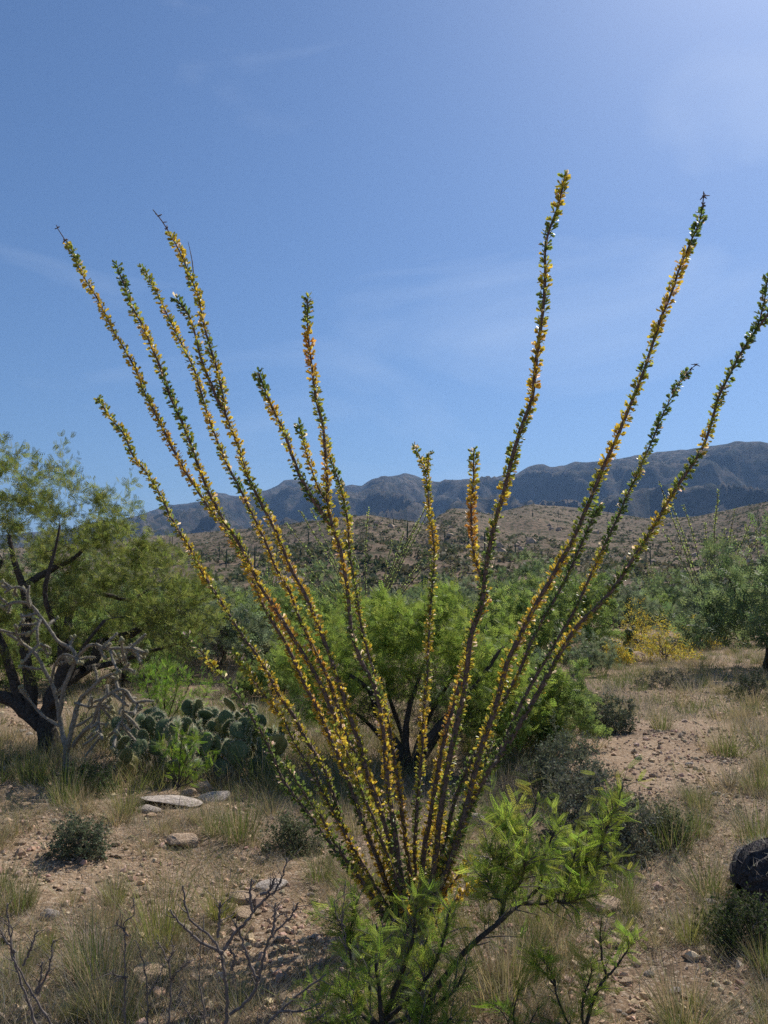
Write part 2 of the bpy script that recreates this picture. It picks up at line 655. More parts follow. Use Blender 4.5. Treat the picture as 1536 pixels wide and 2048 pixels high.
def T_pinna(pairs, ll, lw, droop=0.15, rachis=0.012):
    """feather leaf of unit length"""
    V, Fq, Ft = [], [], []
    for k in range(pairs):
        x = (k + 0.8) / (pairs + 0.3)
        sz = 0.65 + 0.5 * math.sin(math.pi * min(1, x * 0.9 + 0.1))
        z = -droop * x * x
        for s in (-1, 1):
            b = len(V)
            L = ll * sz
            dx, dy = 0.42, s * 0.9
            px_, py_ = -dy * 0.5 * lw * sz, dx * 0.5 * lw * sz
            V += [(x, 0, z), (x + dx * L * .5 + px_, dy * L * .5 + py_, z + 0.02), (x + dx * L, dy * L, z - 0.015), (x + dx * L * .5 - px_, dy * L * .5 - py_, z + 0.02)]
            Fq.append((b, b + 1, b + 2, b + 3))
    b = len(V)
    V += [(0, -rachis, 0), (0, rachis, 0), (1, 0, -droop)]
    Ft.append((b, b + 1, b + 2))
    return np.array(V), [np.array(Fq), np.array(Ft)]


def ico(sub):
    import bmesh
    bm = bmesh.new()
    bmesh.ops.create_icosphere(bm, subdivisions=sub, radius=1)
    v = np.array([x.co[:] for x in bm.verts])
    f = np.array([[q.index for q in x.verts] for x in bm.faces])
    bm.free()
    return v, f


PINNA_FINE = T_pinna(12, 0.15, 0.045, 0.25)
PINNA_MID = T_pinna(5, 0.30, 0.11, 0.2)
PINNA_FAR = T_pinna(3, 0.45, 0.20, 0.2, 0.03)
DIAMOND = T_diamond(0.5)
SPAT = T_spatulate()


# ------------------------------------------------------------------ branching plants
def colonize(limbs, limb_r, targets, rng, bow=0.14, rk=0.011, up=0.1):
    """grow twigs from the limbs to every target; a new twig may leave an older twig"""
    nodes = np.concatenate(limbs)
    nr = np.concatenate(limb_r)
    nl = np.concatenate([np.linspace(0.3, 0, len(l)) for l in limbs])
    root = limbs[0][0]
    dist = np.array([np.linalg.norm(nodes - t, axis=1).min() for t in targets])
    order = np.argsort(dist)
    tw, tr = [], []
    K = 7
    s = np.linspace(0, 1, K)[:, None]
    for t in targets[order]:
        d = np.linalg.norm(nodes - t, axis=1)
        # prefer nodes that are nearer the root than the target
        pen = np.maximum(0, np.linalg.norm(nodes - root, axis=1) - np.linalg.norm(t - root)) * 1.5
        i = int(np.argmin(d + pen + nl))
        a = nodes[i]
        L = np.linalg.norm(t - a)
        if L < 0.03:
            continue
        off = rng.normal(size=3) * bow * L
        off[2] += up * L
        wob = rng.normal(size=(K, 3)) * L * 0.025 * np.sin(np.pi * s)
        p = a + (t - a) * s + off * 4 * s * (1 - s) * 0.5 + wob
        r0 = min(nr[i] * 0.75, rk * L + 0.0025)
        r = r0 * (1 - 0.75 * s[:, 0])
        tw.append(p)
        tr.append(r)
        nodes = np.concatenate([nodes, p[2:]])
        nr = np.concatenate([nr, r[2:]])
        nl = np.concatenate([nl, np.zeros(K - 2)])
    return np.array(tw), np.array(tr)


def twiglets(tw, tr, per, length, rng, up=0.25, spread=1.0, tmin=0.25):
    M, K, _ = tw.shape
    m = rng.integers(0, M, M * per)
    t = tmin + (1 - tmin) * rng.random(M * per) ** 0.8
    x = t * (K - 1)
    i = np.minimum(x.astype(int), K - 2)
    fr = (x - i)[:, None]
    a = tw[m, i] * (1 - fr) + tw[m, i + 1] * fr
    D = unit(tw[m, i + 1] - tw[m, i])
    D = unit(D * 0.55 + perp(D, rng) * spread * 0.8 + np.array([0, 0, up]))
    L = length * rng.uniform(0.45, 1.25, len(m))[:, None]
    bend = rng.normal(size=D.shape) * 0.18
    s = np.linspace(0, 1, 4)
    p = np.stack([a + D * L * q + bend * L * q * q for q in s], 1)
    r = np.outer(tr[m, i] * 0.5 + 0.0008, np.linspace(1, 0.35, 4))
    return p, np.minimum(r, 0.006)


def sample_along(p, per, rng, t0=0.15):
    M, K, _ = p.shape
    m = np.repeat(np.arange(M), per)
    t = t0 + (1 - t0) * rng.random(M * per)
    x = t * (K - 1)
    i = np.minimum(x.astype(int), K - 2)
    fr = (x - i)[:, None]
    return p[m, i] * (1 - fr) + p[m, i + 1] * fr, unit(p[m, i + 1] - p[m, i])


def leaves_on(mb, p, per, tpl, size, col, rng, mat=1, up=0.1, hv=0.1, bv=0.3, t0=0.1, col2=None, f2=0.0, droop=0.0):
    A, D = sample_along(p, per, rng, t0)
    D2 = unit(D * 0.5 + perp(D, rng) * 0.9 + np.array([0, 0, up - droop]))
    S = perp(D2, rng)
    # leaves tend to lie flat
    fl = unit(np.cross(D2, np.array([0.0, 0, 1.0])[None]) + 1e-4)
    S = unit(S * 0.75 + fl * 0.5)
    S = unit(S - (S * D2).sum(-1, keepdims=True) * D2)
    n = len(A)
    c = jitter(col, n, rng, hv, bv)
    if col2 is not None:
        w = rng.random(n) < f2
        c[w] = jitter(col2, int(w.sum()), rng, hv, bv)
    inst(mb, tpl[0], tpl[1], A, D2, S, size * rng.uniform(0.6, 1.2, n), c, mat)


def dome(n, c, rad, rng, zmin=0.05, shell=0.5):
    """points spread through a half ellipsoid, denser toward its skin, lumpy outline"""
    out = []
    ph = rng.random(3) * 10
    while len(out) < n:
        d = rdirs(1, rng)[0]
        if d[2] < -0.15:
            continue
        lump = 1 + 0.32 * mnoise.noise(Vector((d * 2.2 + ph).tolist())) + 0.15 * mnoise.noise(Vector((d * 5 + ph).tolist()))
        q = d * (shell + (1 - shell) * rng.random() ** 0.6) * lump * rng.uniform(0.75, 1.0) * np.array(rad)
        q[2] = abs(q[2])
        if q[2] < zmin:
            continue
        out.append(np.array(c) + q)
    return np.array(out)


def stems_from(base, n, rng, spread, height, r0, wob=0.1, K=8):
    limbs, rr = [], []
    for i in range(n):
        az = (i + rng.uniform(-.3, .3)) / n * 2 * np.pi
        d = np.array([math.cos(az) * spread * rng.uniform(.5, 1), math.sin(az) * spread * rng.uniform(.5, 1), height * rng.uniform(.6, 1)])
        s = np.linspace(0, 1, K)[:, None]
        p = base + d * s * np.array([1, 1, 1]) + np.array([d[0], d[1], 0]) * 0.35 * (s ** 2 - s)
        p = p + rng.normal(size=(K, 3)) * wob * height * 0.2 * np.sin(np.pi * s)
        p[0] -= np.array([0, 0, 0.05])
        limbs.append(p)
        rr.append(r0 * rng.uniform(.6, 1) * (1 - 0.65 * s[:, 0]))
    return limbs, rr


def woody(name, label, cat, group, base, limbs, rr, targets, rng, leaf, per_tw=6, tw_len=0.18, per_leaf=6, leaf_size=0.07, tpl=PINNA_MID,
          col2=None, f2=0.0, lm=None, bark=None, sides=7, up=0.25, rk=0.011, bv=0.3, split_limbs=True, droop=0.0, own_leaves=3, tmin=0.25, spread=1.0, bare=None):
    """a thing: trunk and limb parts plus ONE crown of twigs and leaves"""
    lm = lm or M_leaf
    bark = bark or M_bark
    base = np.asarray(base, float)
    root = empty(name, base)
    tag(root, label, cat, group)
    for i, (p, r) in enumerate(zip(limbs, rr)):
        mb = MB()
        tubes(mb, crom(p, max(8, len(p) * 3)) - base, np.interp(np.linspace(0, 1, max(8, len(p) * 3)), np.linspace(0, 1, len(r)), r), sides, knob=0.16, rng=rng)
        mb.build('trunk' if i == 0 else 'limb', bark, root)
    tw, tr = colonize(limbs, rr, targets, rng, rk=rk)
    mb = MB()
    tubes(mb, tw - base, tr, 4, rng=rng)
    p2, r2 = twiglets(tw, tr, per_tw, tw_len, rng, up, spread, tmin)
    tubes(mb, p2 - base, r2, 3, rng=rng)
    if per_leaf:
        leaves_on(mb, p2 - base, per_leaf, tpl, leaf_size, leaf, rng, 1, col2=col2, f2=f2, bv=bv, droop=droop)
        if own_leaves:
            leaves_on(mb, tw - base, own_leaves, tpl, leaf_size, leaf, rng, 1, t0=0.35, col2=col2, f2=f2, bv=bv, droop=droop)
    if bare is not None:                      # leafless twigs low in the plant
        bw, br = colonize(limbs, rr, np.asarray(bare), rng, rk=rk * .8, bow=.2)
        tubes(mb, bw - base, br, 4, rng=rng)
        b2, b3 = twiglets(bw, br, 7, tw_len * 1.3, rng, up, 1.2, tmin)
        tubes(mb, b2 - base, np.maximum(b3, .0012), 3, rng=rng)
        b4, b5 = twiglets(b2, b3, 3, tw_len * .6, rng, up, 1.2, tmin)
        tubes(mb, b4 - base, np.maximum(b5, .001), 3, rng=rng)
    cr = mb.build('crown', [bark, lm], root)
    return root


# ------------------------------------------------------------------ the tall ocotillo
GREEN = (0.155, 0.215, 0.065)
YELLOWG = (0.36, 0.37, 0.075)
YELLOW = (0.62, 0.46, 0.07)
ORANGE = (0.60, 0.34, 0.09)
PALE = (0.78, 0.60, 0.50)

OC_BASE = Gp(815, 1872)


def cane_leaves(mb, p, rng, step, size, yellow, rad, per=3, t0=0.02, seed=0.0, bare=0.0, out=1.0):
    L = np.concatenate([[0], np.cumsum(np.linalg.norm(np.diff(p, axis=0), axis=1))])
    n = int(L[-1] * (1 - bare) / step)
    s = np.linspace(t0, 1 - bare, n) * L[-1] + rng.uniform(-.5, .5, n) * step
    s = np.clip(s, 0, L[-1])
    C = np.stack([np.interp(s, L, p[:, k]) for k in range(3)], 1)
    Tt = np.stack([np.interp(s, L, np.gradient(p[:, k])) for k in range(3)], 1)
    Tt = unit(Tt)
    th = np.arange(n) * 2.39996 + rng.normal(size=n) * 0.5
    ref = np.array([0.3, -1, 0.1])
    A = unit(ref - (Tt @ ref)[:, None] * Tt)
    B = np.cross(Tt, A)
    Rd = A * np.cos(th)[:, None] + B * np.sin(th)[:, None]
    cl = np.array([mnoise.noise(Vector((x * 2.6, seed, 0.0))) * 1.0 + mnoise.noise(Vector((x * 9.0, seed + 5, 0.0))) * 0.6 for x in s])
    frac = s / L[-1]
    yl = yellow + cl * 0.75 - 0.30 * np.clip((frac - 0.82) / 0.18, 0, 1) - 0.28 * np.clip((0.30 - frac) / 0.30, 0, 1)
    dens = np.clip(1.08 + 0.8 * np.array([mnoise.noise(Vector((x * 6.0, seed + 9, 2.0))) + 0.7 * mnoise.noise(Vector((x * 21.0, seed + 3, 6.0))) for x in s]), 0.12, 1.4)
    rr = np.interp(s, L, rad)
    for k in range(per):
        keep = rng.random(n) < np.clip(dens * 0.85, 0, 1)
        m = int(keep.sum())
        D = unit(Rd[keep] * rng.uniform(.55, 1.15, (m, 1)) * out + Tt[keep] * rng.uniform(.25, .95, (m, 1)) + rng.normal(size=(m, 3)) * 0.30)
        S = perp(D, rng)
        q = yl[keep] + rng.normal(size=m) * 0.14
        c = np.where((q < 0.22)[:, None], GREEN, np.where((q < 0.50)[:, None], YELLOWG, np.where((q < 1.0)[:, None], YELLOW, ORANGE)))
        pk = rng.random(m) < 0.08
        c[pk] = PALE
        c = c * rng.uniform(.7, 1.25, (m, 1)) * rng.uniform(.92, 1.08, (m, 3))
        base = C[keep] + Rd[keep] * rr[keep][:, None] * 0.8
        inst(mb, SPAT[0], SPAT[1], base, D, S, size * (0.35 + 0.9 * rng.random(m)) * (0.80 + 0.25 * frac[keep]), c, 0)


CANES = [
    # pixels of the cane from base to tip, depth offset at the tip, yellowness, radius at base and tip, bare share at tip, side branches
    dict(px=[(788, 1850), (742, 1790), (731, 1760), (690, 1660), (652, 1545), (611, 1474), (587, 1427), (559, 1386), (533, 1336), (507, 1297), (478, 1258), (435, 1189), (407, 1144), (380, 1092), (357, 1058), (336, 1019), (315, 978), (292, 944), (266, 910), (248, 868), (222, 835), (198, 797)], dz=0.7, y=0.42, r=(15, 7)),
    dict(px=[(800, 1855), (764, 1741), (741, 1682), (721, 1627), (699, 1562), (672, 1500), (638, 1422), (609, 1370), (586, 1320), (565, 1276), (534, 1227), (513, 1174), (492, 1128), (466, 1084), (438, 1040), (412, 1007), (391, 973), (367, 934), (341, 884), (313, 827), (290, 785), (280, 754), (256, 710), (233, 671), (204, 611), (170, 554), (147, 503), (119, 460)], dz=0.55, y=0.62, r=(15, 6), bare=0.03),
    dict(px=[(806, 1855), (783, 1692), (770, 1636), (747, 1578), (725, 1532), (703, 1497), (667, 1432), (646, 1383), (617, 1328), (586, 1276), (554, 1223), (520, 1172), (498, 1124), (473, 1080), (447, 1044), (427, 1007), (409, 967), (388, 910), (367, 855), (339, 793), (325, 752), (304, 703), (281, 652), (262, 618), (250, 585), (240, 560), (232, 535)], dz=0.1, y=0.52, r=(16, 8)),
    dict(px=[(800, 1855), (790, 1760), (755, 1660), (720, 1560), (690, 1457), (669, 1385), (654, 1346), (638, 1312), (620, 1276), (599, 1229), (581, 1180), (557, 1141), (541, 1104), (518, 1052), (495, 1005), (461, 939), (440, 892), (420, 839), (402, 783), (389, 739), (368, 697), (350, 658), (329, 616), (308, 572), (286, 537)], dz=0.75, y=0.55, r=(14, 6)),
    dict(px=[(812, 1860), (806, 1783), (793, 1734), (777, 1675), (754, 1601), (734, 1545), (720, 1490), (700, 1432), (687, 1391), (672, 1346), (659, 1307), (643, 1266), (627, 1221), (607, 1177), (588, 1141), (570, 1096), (554, 1057), (531, 1013), (508, 967), (492, 934), (477, 879), (456, 832), (450, 790), (438, 736), (423, 689), (410, 642), (399, 593), (384, 556), (363, 507), (345, 475), (325, 443), (306, 418)], dz=0.0, y=0.55, r=(17, 6), bare=0.045,
         br=[dict(px=[(452, 824), (438, 806), (420, 764), (402, 718), (392, 676), (379, 634), (353, 598)], r=(9, 6), y=0.3), dict(px=[(388, 560), (384, 520), (376, 483)], r=(4, 2), y=0.5, none=1)]),
    # low canes leaning out on the sunless side
    dict(px=[(785, 1850), (730, 1772), (686, 1722), (652, 1675), (619, 1631), (587, 1592), (561, 1552), (548, 1516), (530, 1477), (507, 1443), (486, 1407), (457, 1370), (426, 1336), (395, 1297), (370, 1265)], dz=-0.1, y=0.25, r=(14, 5)),
    dict(px=[(792, 1850), (745, 1760), (718, 1711), (692, 1672), (671, 1631), (647, 1589), (629, 1552), (608, 1516), (587, 1482), (569, 1446), (548, 1417), (522, 1386), (496, 1347), (470, 1314)], dz=0.35, y=0.38, r=(13, 5)),
    dict(px=[(780, 1850), (720, 1752), (673, 1688), (645, 1638), (616, 1597), (587, 1555), (567, 1526)], dz=-0.35, y=0.2, r=(12, 6)),
    dict(px=[(818, 1860), (800, 1740), (790, 1675), (780, 1610), (770, 1545), (764, 1474), (758, 1420), (747, 1368), (724, 1326), (711, 1294), (700, 1256), (696, 1216), (692, 1177), (686, 1135), (679, 1096), (667, 1060), (656, 1021), (652, 951), (649, 893), (644, 841), (631, 794), (621, 716), (613, 651), (612, 590)], dz=-0.25, y=0.45, r=(17, 8),
         br=[dict(px=[(662, 1050), (634, 1011), (613, 977), (595, 940), (582, 904), (566, 859), (548, 823), (532, 784), (516, 745)], r=(11, 7), y=0.42), dict(px=[(653, 1004), (636, 974), (621, 932), (608, 888), (597, 849)], r=(6, 4), y=0.25)]),
    dict(px=[(826, 1860), (822, 1757), (813, 1692), (803, 1610), (793, 1545), (783, 1485), (776, 1448), (766, 1409), (755, 1370), (742, 1331), (732, 1292), (724, 1255), (716, 1208), (711, 1167), (703, 1130), (699, 1099), (697, 1052), (690, 1008), (683, 975), (674, 948), (662, 915), (656, 875)], dz=0.5, y=0.5, r=(15, 6)),
    dict(px=[(832, 1860), (830, 1757), (830, 1692), (835, 1610), (842, 1545), (848, 1448), (853, 1370), (857, 1342), (858, 1290), (862, 1225), (866, 1172), (871, 1120), (870, 1086), (863, 1042), (858, 1003), (854, 964), (850, 935), (840, 912), (829, 890)], dz=0.8, y=0.5, r=(14, 5),
         br=[dict(px=[(852, 945), (856, 932), (859, 909)], r=(5, 3), y=0.3)]),
    dict(px=[(836, 1862), (848, 1692), (858, 1627), (868, 1562), (881, 1496), (897, 1431), (913, 1366), (928, 1300), (945, 1238), (962, 1204), (966, 1186), (950, 1143), (939, 1100), (935, 1055), (934, 1003), (936, 951), (936, 898)], dz=0.1, y=0.6, r=(17, 8)),
    dict(px=[(842, 1862), (865, 1757), (873, 1692), (881, 1627), (891, 1562), (904, 1496), (922, 1415), (933, 1355), (941, 1277), (955, 1235), (966, 1196), (971, 1146), (976, 1110), (986, 1068), (999, 1021), (1012, 975), (1022, 933), (1035, 886), (1048, 845), (1066, 794), (1075, 706), (1085, 630), (1091, 567), (1092, 497), (1101, 459), (1119, 403), (1129, 354)], dz=-0.45, y=0.42, r=(19, 9)),
    dict(px=[(850, 1862), (887, 1757), (907, 1702), (923, 1643), (936, 1594), (952, 1529), (966, 1480), (985, 1431), (1001, 1376), (1014, 1324), (1038, 1277), (1061, 1230), (1087, 1183), (1116, 1133), (1145, 1081), (1171, 1020), (1181, 996), (1209, 930), (1234, 877), (1255, 825), (1279, 766), (1300, 706), (1317, 647), (1338, 595), (1356, 539), (1377, 487), (1398, 438), (1405, 392)], dz=-0.5, y=0.48, r=(20, 7), bare=0.02),
    dict(px=[(845, 1862), (894, 1669), (910, 1604), (933, 1545), (960, 1490), (998, 1418), (1038, 1340), (1061, 1282), (1087, 1227), (1118, 1172), (1150, 1108), (1172, 1060), (1200, 1005)], dz=0.55, y=0.05, r=(15, 9)),
    dict(px=[(852, 1862), (915, 1660), (956, 1584), (985, 1532), (1014, 1474), (1037, 1422), (1073, 1350), (1098, 1307), (1129, 1254), (1155, 1209), (1180, 1153), (1209, 1090), (1237, 1034), (1258, 982), (1285, 924), (1307, 874), (1324, 832), (1345, 794), (1366, 759), (1393, 731)], dz=0.35, y=0.02, r=(15, 5), bare=0.02),
    dict(px=[(858, 1862), (891, 1741), (910, 1692), (930, 1643), (959, 1575), (998, 1519), (1024, 1480), (1057, 1425), (1089, 1370), (1127, 1300), (1155, 1256), (1199, 1212), (1237, 1164), (1272, 1111), (1307, 1055), (1335, 1007), (1361, 968), (1392, 924), (1412, 884), (1426, 839), (1440, 794), (1461, 752), (1481, 713), (1506, 675), (1520, 647), (1528, 610), (1535, 563)], dz=-0.2, y=0.28, r=(18, 7),
         br=[dict(px=[(1514, 658), (1535, 630), (1556, 600), (1575, 545)], r=(7, 5), y=0.2)]),
    dict(px=[(808, 1858), (770, 1700), (738, 1610), (705, 1520), (672, 1452), (640, 1392)], dz=0.6, y=0.3, r=(13, 7)),
    dict(px=[(838, 1860), (852, 1720), (872, 1600), (893, 1500), (905, 1440)], dz=0.7, y=0.35, r=(13, 7)),
    dict(px=[(848, 1862), (882, 1740), (922, 1625), (958, 1540), (985, 1480)], dz=0.75, y=0.2, r=(13, 7)),
    # short young canes at the foot
    dict(px=[(850, 1862), (885, 1800), (915, 1760), (945, 1722)], dz=-0.15, y=0.75, r=(9, 5)),
    dict(px=[(854, 1866), (895, 1820), (930, 1785), (962, 1765)], dz=-0.05, y=0.95, r=(8, 4)),
    dict(px=[(822, 1860), (795, 1770), (752, 1655), (726, 1590), (708, 1540), (690, 1500), (668, 1455)], dz=-0.4, y=0.45, r=(13, 7)),
]


def build_ocotillo():
    root = empty('ocotillo', OC_BASE)
    tag(root, 'tall ocotillo with a fan of canes covered in yellowing green leaves', 'ocotillo')
    Yb = OC_BASE[1]
    rng = np.random.default_rng(5)
    for ci, c in enumerate(CANES):
        def place(px, d0, d1):
            q = np.array(px, float)
            L = np.concatenate([[0], np.cumsum(np.linalg.norm(np.diff(q, axis=0), axis=1))])
            t = L / L[-1]
            return np.array([P(a, b, Yb + d0 + (d1 - d0) * w) for (a, b), w in zip(q, t)])
        az = rng.uniform(0, 6.28)
        d0 = 0.06 * np.sign(c['dz']) if c['dz'] else 0
        pts = place(c['px'], d0, c['dz'])
        n = 90
        p = crom(pts, n) - OC_BASE
        p = p + np.cumsum(rng.normal(size=p.shape), 0) * 0.0009
        rad = np.interp(np.linspace(0, 1, n), [0, 0.85, 1], [c['r'][0] / 1000 * 0.85, c['r'][1] / 1000 * 0.85, c['r'][1] / 1000 * 0.4])
        mb = MB()
        tubes(mb, p, rad, 8, knob=0.14, rng=rng)
        lb = MB()
        cane_leaves(lb, p, rng, 0.008, 0.030, c['y'] + 0.02, rad, 9, seed=ci * 3.7, bare=c.get('bare', 0))
        if c.get('bare'):                     # dry flower stalk at the tip
            k = int(n * (1 - c['bare']))
            for _ in range(16):
                a = p[rng.integers(k, n)]
                q = a + np.outer(np.linspace(0, 1, 3), rng.normal(size=3) * 0.010)
                tubes(mb, q, [0.0016, 0.003, 0.002], 4, rng=rng)
        for bi, b in enumerate(c.get('br', [])):
            yb = [P(*b['px'][0], 1.0)]
            # the branch leaves the cane where the cane passes
            a0 = np.array(b['px'][0], float)
            W = p + OC_BASE
            d = W - np.array([0, 0, EYE])
            cc, ss = math.cos(PITCH), math.sin(PITCH)
            fy = d[:, 1] * cc + d[:, 2] * ss
            uu = 768 + F * d[:, 0] / fy
            vv = 1024 - F * (-d[:, 1] * ss + d[:, 2] * cc) / fy
            k = int(np.argmin((uu - a0[0]) ** 2 + (vv - a0[1]) ** 2))
            D0 = W[k, 1] - Yb
            q = crom(place(b['px'], D0, D0 + 0.12 * (1 if bi % 2 else -1)), 40) - OC_BASE
            rb = np.linspace(b['r'][0], b['r'][1] * 0.6, 40) / 1000
            tubes(mb, q, rb, 7, knob=0.12, rng=rng)
            if not b.get('none'):
                cane_leaves(lb, q, rng, 0.008, 0.030, b['y'] + 0.02, rb, 9, seed=ci * 3.7 + 1.3 + bi)
        co = mb.build('cane', M_cane, root)
        tag(lb.build('leaves', M_oleaf, co), kind='stuff')


build_ocotillo()

# ------------------------------------------------------------------ the mesquite tree over the prickly pear
def pxpath(pts, Y):
    return np.array([P(a, b, Y + (c if len(r) else 0)) for (a, b, *r) in pts for c in [r[0] if r else 0]])


def build_left_tree():
    rng = np.random.default_rng(21)
    b = Gp(100, 1512)
    Y = b[1]
    L, R = [], []
    L.append(pxpath([(100, 1518), (98, 1480), (92, 1450), (100, 1415), (118, 1370), (130, 1330), (128, 1290)], Y)); R.append(np.linspace(.105, .06, 7))
    L.append(pxpath([(92, 1455), (60, 1430), (38, 1412), (10, 1395), (-40, 1385), (-110, 1350)], Y)); R.append(np.linspace(.08, .03, 6))
    L.append(pxpath([(45, 1415), (30, 1370), (12, 1310), (-10, 1250), (-20, 1180), (5, 1120)], Y)); R.append(np.linspace(.05, .02, 6))
    L.append(pxpath([(60, 1425), (62, 1380), (50, 1300), (55, 1230), (45, 1170), (28, 1120), (18, 1070)], Y)); R.append(np.linspace(.065, .02, 7))
    L.append(pxpath([(48, 1175), (75, 1155, .1), (110, 1135, .2), (150, 1115, .2), (180, 1080, .3)], Y)); R.append(np.linspace(.042, .014, 5))
    L.append(pxpath([(118, 1370), (160, 1345, .2), (190, 1320, .3), (205, 1280, .4), (260, 1268, .5), (310, 1240, .6), (350, 1222, .7), (420, 1195, .8)], Y)); R.append(np.linspace(.065, .02, 8))
    L.append(pxpath([(165, 1340), (230, 1325, .4), (290, 1305, .5), (350, 1290, .6)], Y)); R.append(np.linspace(.04, .012, 4))
    L.append(pxpath([(128, 1290), (140, 1230, .3), (165, 1190, .5), (215, 1190, .6), (260, 1200, .8), (310, 1170, 1.)], Y)); R.append(np.linspace(.045, .012, 6))
    L.append(pxpath([(128, 1290), (105, 1240, -.3), (90, 1180, -.4), (110, 1100, -.4), (120, 1050, -.4)], Y)); R.append(np.linspace(.035, .010, 5))
    L.append(pxpath([(100, 1415), (120, 1390, -.3), (140, 1350, -.5), (170, 1290, -.6), (210, 1240, -.6)], Y)); R.append(np.linspace(.04, .012, 5))
    tg = []
    # crown regions in photo pixels: centre, half sizes, depth range, number
    for cx, cy, hx, hy, d, n in [(40, 1010, 130, 85, .9, 80), (150, 1050, 110, 70, .8, 70), (230, 1120, 110, 80, .9, 85), (330, 1160, 90, 70, .8, 70), (60, 1150, 140, 90, 1., 80),
                                 (390, 1210, 60, 70, .6, 45), (160, 1220, 150, 80, 1., 70), (-60, 1200, 100, 120, .9, 40), (300, 1270, 120, 60, .7, 45), (20, 1300, 90, 90, .8, 40), (10, 930, 60, 50, .4, 14)]:
        for _ in range(n):
            q = rdirs(1, rng)[0] * rng.random() ** 0.4
            tg.append(P(cx + q[0] * hx, cy + q[2] * hy, Y + 0.35 + q[1] * d))
    # thin shoots standing up against the sky
    for px, y0, y1 in [(5, 960, 868), (30, 980, 905), (128, 960, 890), (140, 990, 925), (190, 1000, 942), (230, 1030, 985), (262, 1030, 965), (280, 1040, 1000), (60, 970, 915), (95, 980, 935), (165, 990, 950)]:
        for k in range(3):
            f = (k + 1) / 3
            tg.append(P(px + rng.uniform(-5, 5), y0 + (y1 - y0) * f, Y + rng.uniform(-.3, .3)))
    tg = np.array(tg)
    tg = tg[rng.random(len(tg)) < .82]
    bare = []
    for cx, cy, hx, hy, n in [(360, 1260, 90, 50, 30), (400, 1330, 60, 50, 22), (250, 1290, 120, 60, 26), (90, 1230, 110, 90, 26), (40, 1340, 80, 50, 14)]:
        for _ in range(n):
            q = rdirs(1, rng)[0] * rng.random() ** 0.4
            bare.append(P(cx + q[0] * hx, cy + q[2] * hy, Y + 0.3 + q[1] * .7))
    woody('mesquite_tree', 'spreading mesquite tree with crooked dark trunk behind the grey cholla', 'tree', None, b, L, R, tg, rng,
          (0.175, 0.21, 0.055), per_tw=5, tw_len=0.13, per_leaf=5, leaf_size=0.075, tpl=PINNA_MID, sides=9, col2=(0.24, 0.27, 0.08), f2=0.4, own_leaves=2, rk=.016, bare=bare)


build_left_tree()


# the leafy mesquite bush behind the ocotillo
def build_center_bush():
    rng = np.random.default_rng(33)
    b = Gp(815, 1545)
    Y = b[1]
    L, R = [], []
    for pts, r in [([(815, 1550), (800, 1500), (775, 1460), (752, 1420), (738, 1380), (700, 1350)], .05), ([(820, 1550), (812, 1490), (815, 1430), (830, 1380), (850, 1320)], .04),
                   ([(825, 1550), (850, 1490, -.2), (880, 1450, -.2), (910, 1420, -.2), (960, 1360, -.2), (1000, 1300, -.2)], .05), ([(815, 1550), (780, 1500, .3), (740, 1450, .4), (690, 1410, .4)], .035),
                   ([(830, 1550), (870, 1480, .4), (930, 1440, .6), (1000, 1400, .6), (1050, 1360, .6)], .04), ([(815, 1548), (805, 1470, .5), (780, 1400, .6), (770, 1330, .7)], .04),
                   ([(822, 1548), (850, 1450, .5), (900, 1360, .7), (930, 1290, .8)], .035)]:
        p = pxpath(pts, Y)
        L.append(p)
        R.append(np.linspace(r, r * .3, len(p)))
    tg = []
    for cx, cy, hx, hy, d, n in [(740, 1270, 120, 70, .9, 95), (860, 1255, 110, 60, .9, 85), (960, 1300, 110, 80, .9, 85), (700, 1350, 100, 70, .8, 65), (830, 1340, 130, 80, .9, 85), (1030, 1380, 85, 70, .8, 60),
                                 (960, 1400, 100, 60, .8, 45), (1060, 1440, 60, 50, .5, 26), (680, 1420, 60, 40, .5, 22), (590, 1300, 60, 60, .6, 30), (1090, 1400, 50, 60, .6, 26), (760, 1225, 60, 35, .6, 30), (880, 1215, 60, 35, .6, 30), (620, 1340, 60, 50, .6, 34), (1040, 1440, 70, 55, .7, 40), (670, 1440, 70, 45, .6, 34), (930, 1450, 70, 40, .8, 20)]:
        for _ in range(n):
            q = rdirs(1, rng)[0] * rng.random() ** 0.4
            tg.append(P(cx + q[0] * hx, cy + q[2] * hy, Y + 0.3 + q[1] * d))
    tg = [t for t in tg if rng.random() < .78]
    bare = []
    for cx, cy, hx, hy, n in [(800, 1430, 120, 60, 46), (930, 1440, 110, 60, 40), (720, 1430, 70, 50, 22), (830, 1370, 120, 40, 24)]:
        for _ in range(n):
            q = rdirs(1, rng)[0] * rng.random() ** 0.4
            bare.append(P(cx + q[0] * hx, cy + q[2] * hy, Y + 0.1 + q[1] * .6))
    woody('mesquite_bush', 'broad leafy mesquite bush behind the tall ocotillo canes', 'bush', None, b, L, R, np.array(tg), rng,
          (0.235, 0.31, 0.065), per_tw=5, tw_len=0.13, per_leaf=5, leaf_size=0.078, tpl=PINNA_MID, col2=(0.26, 0.33, 0.075), f2=0.4, own_leaves=2, rk=.014, bare=bare)


build_center_bush()


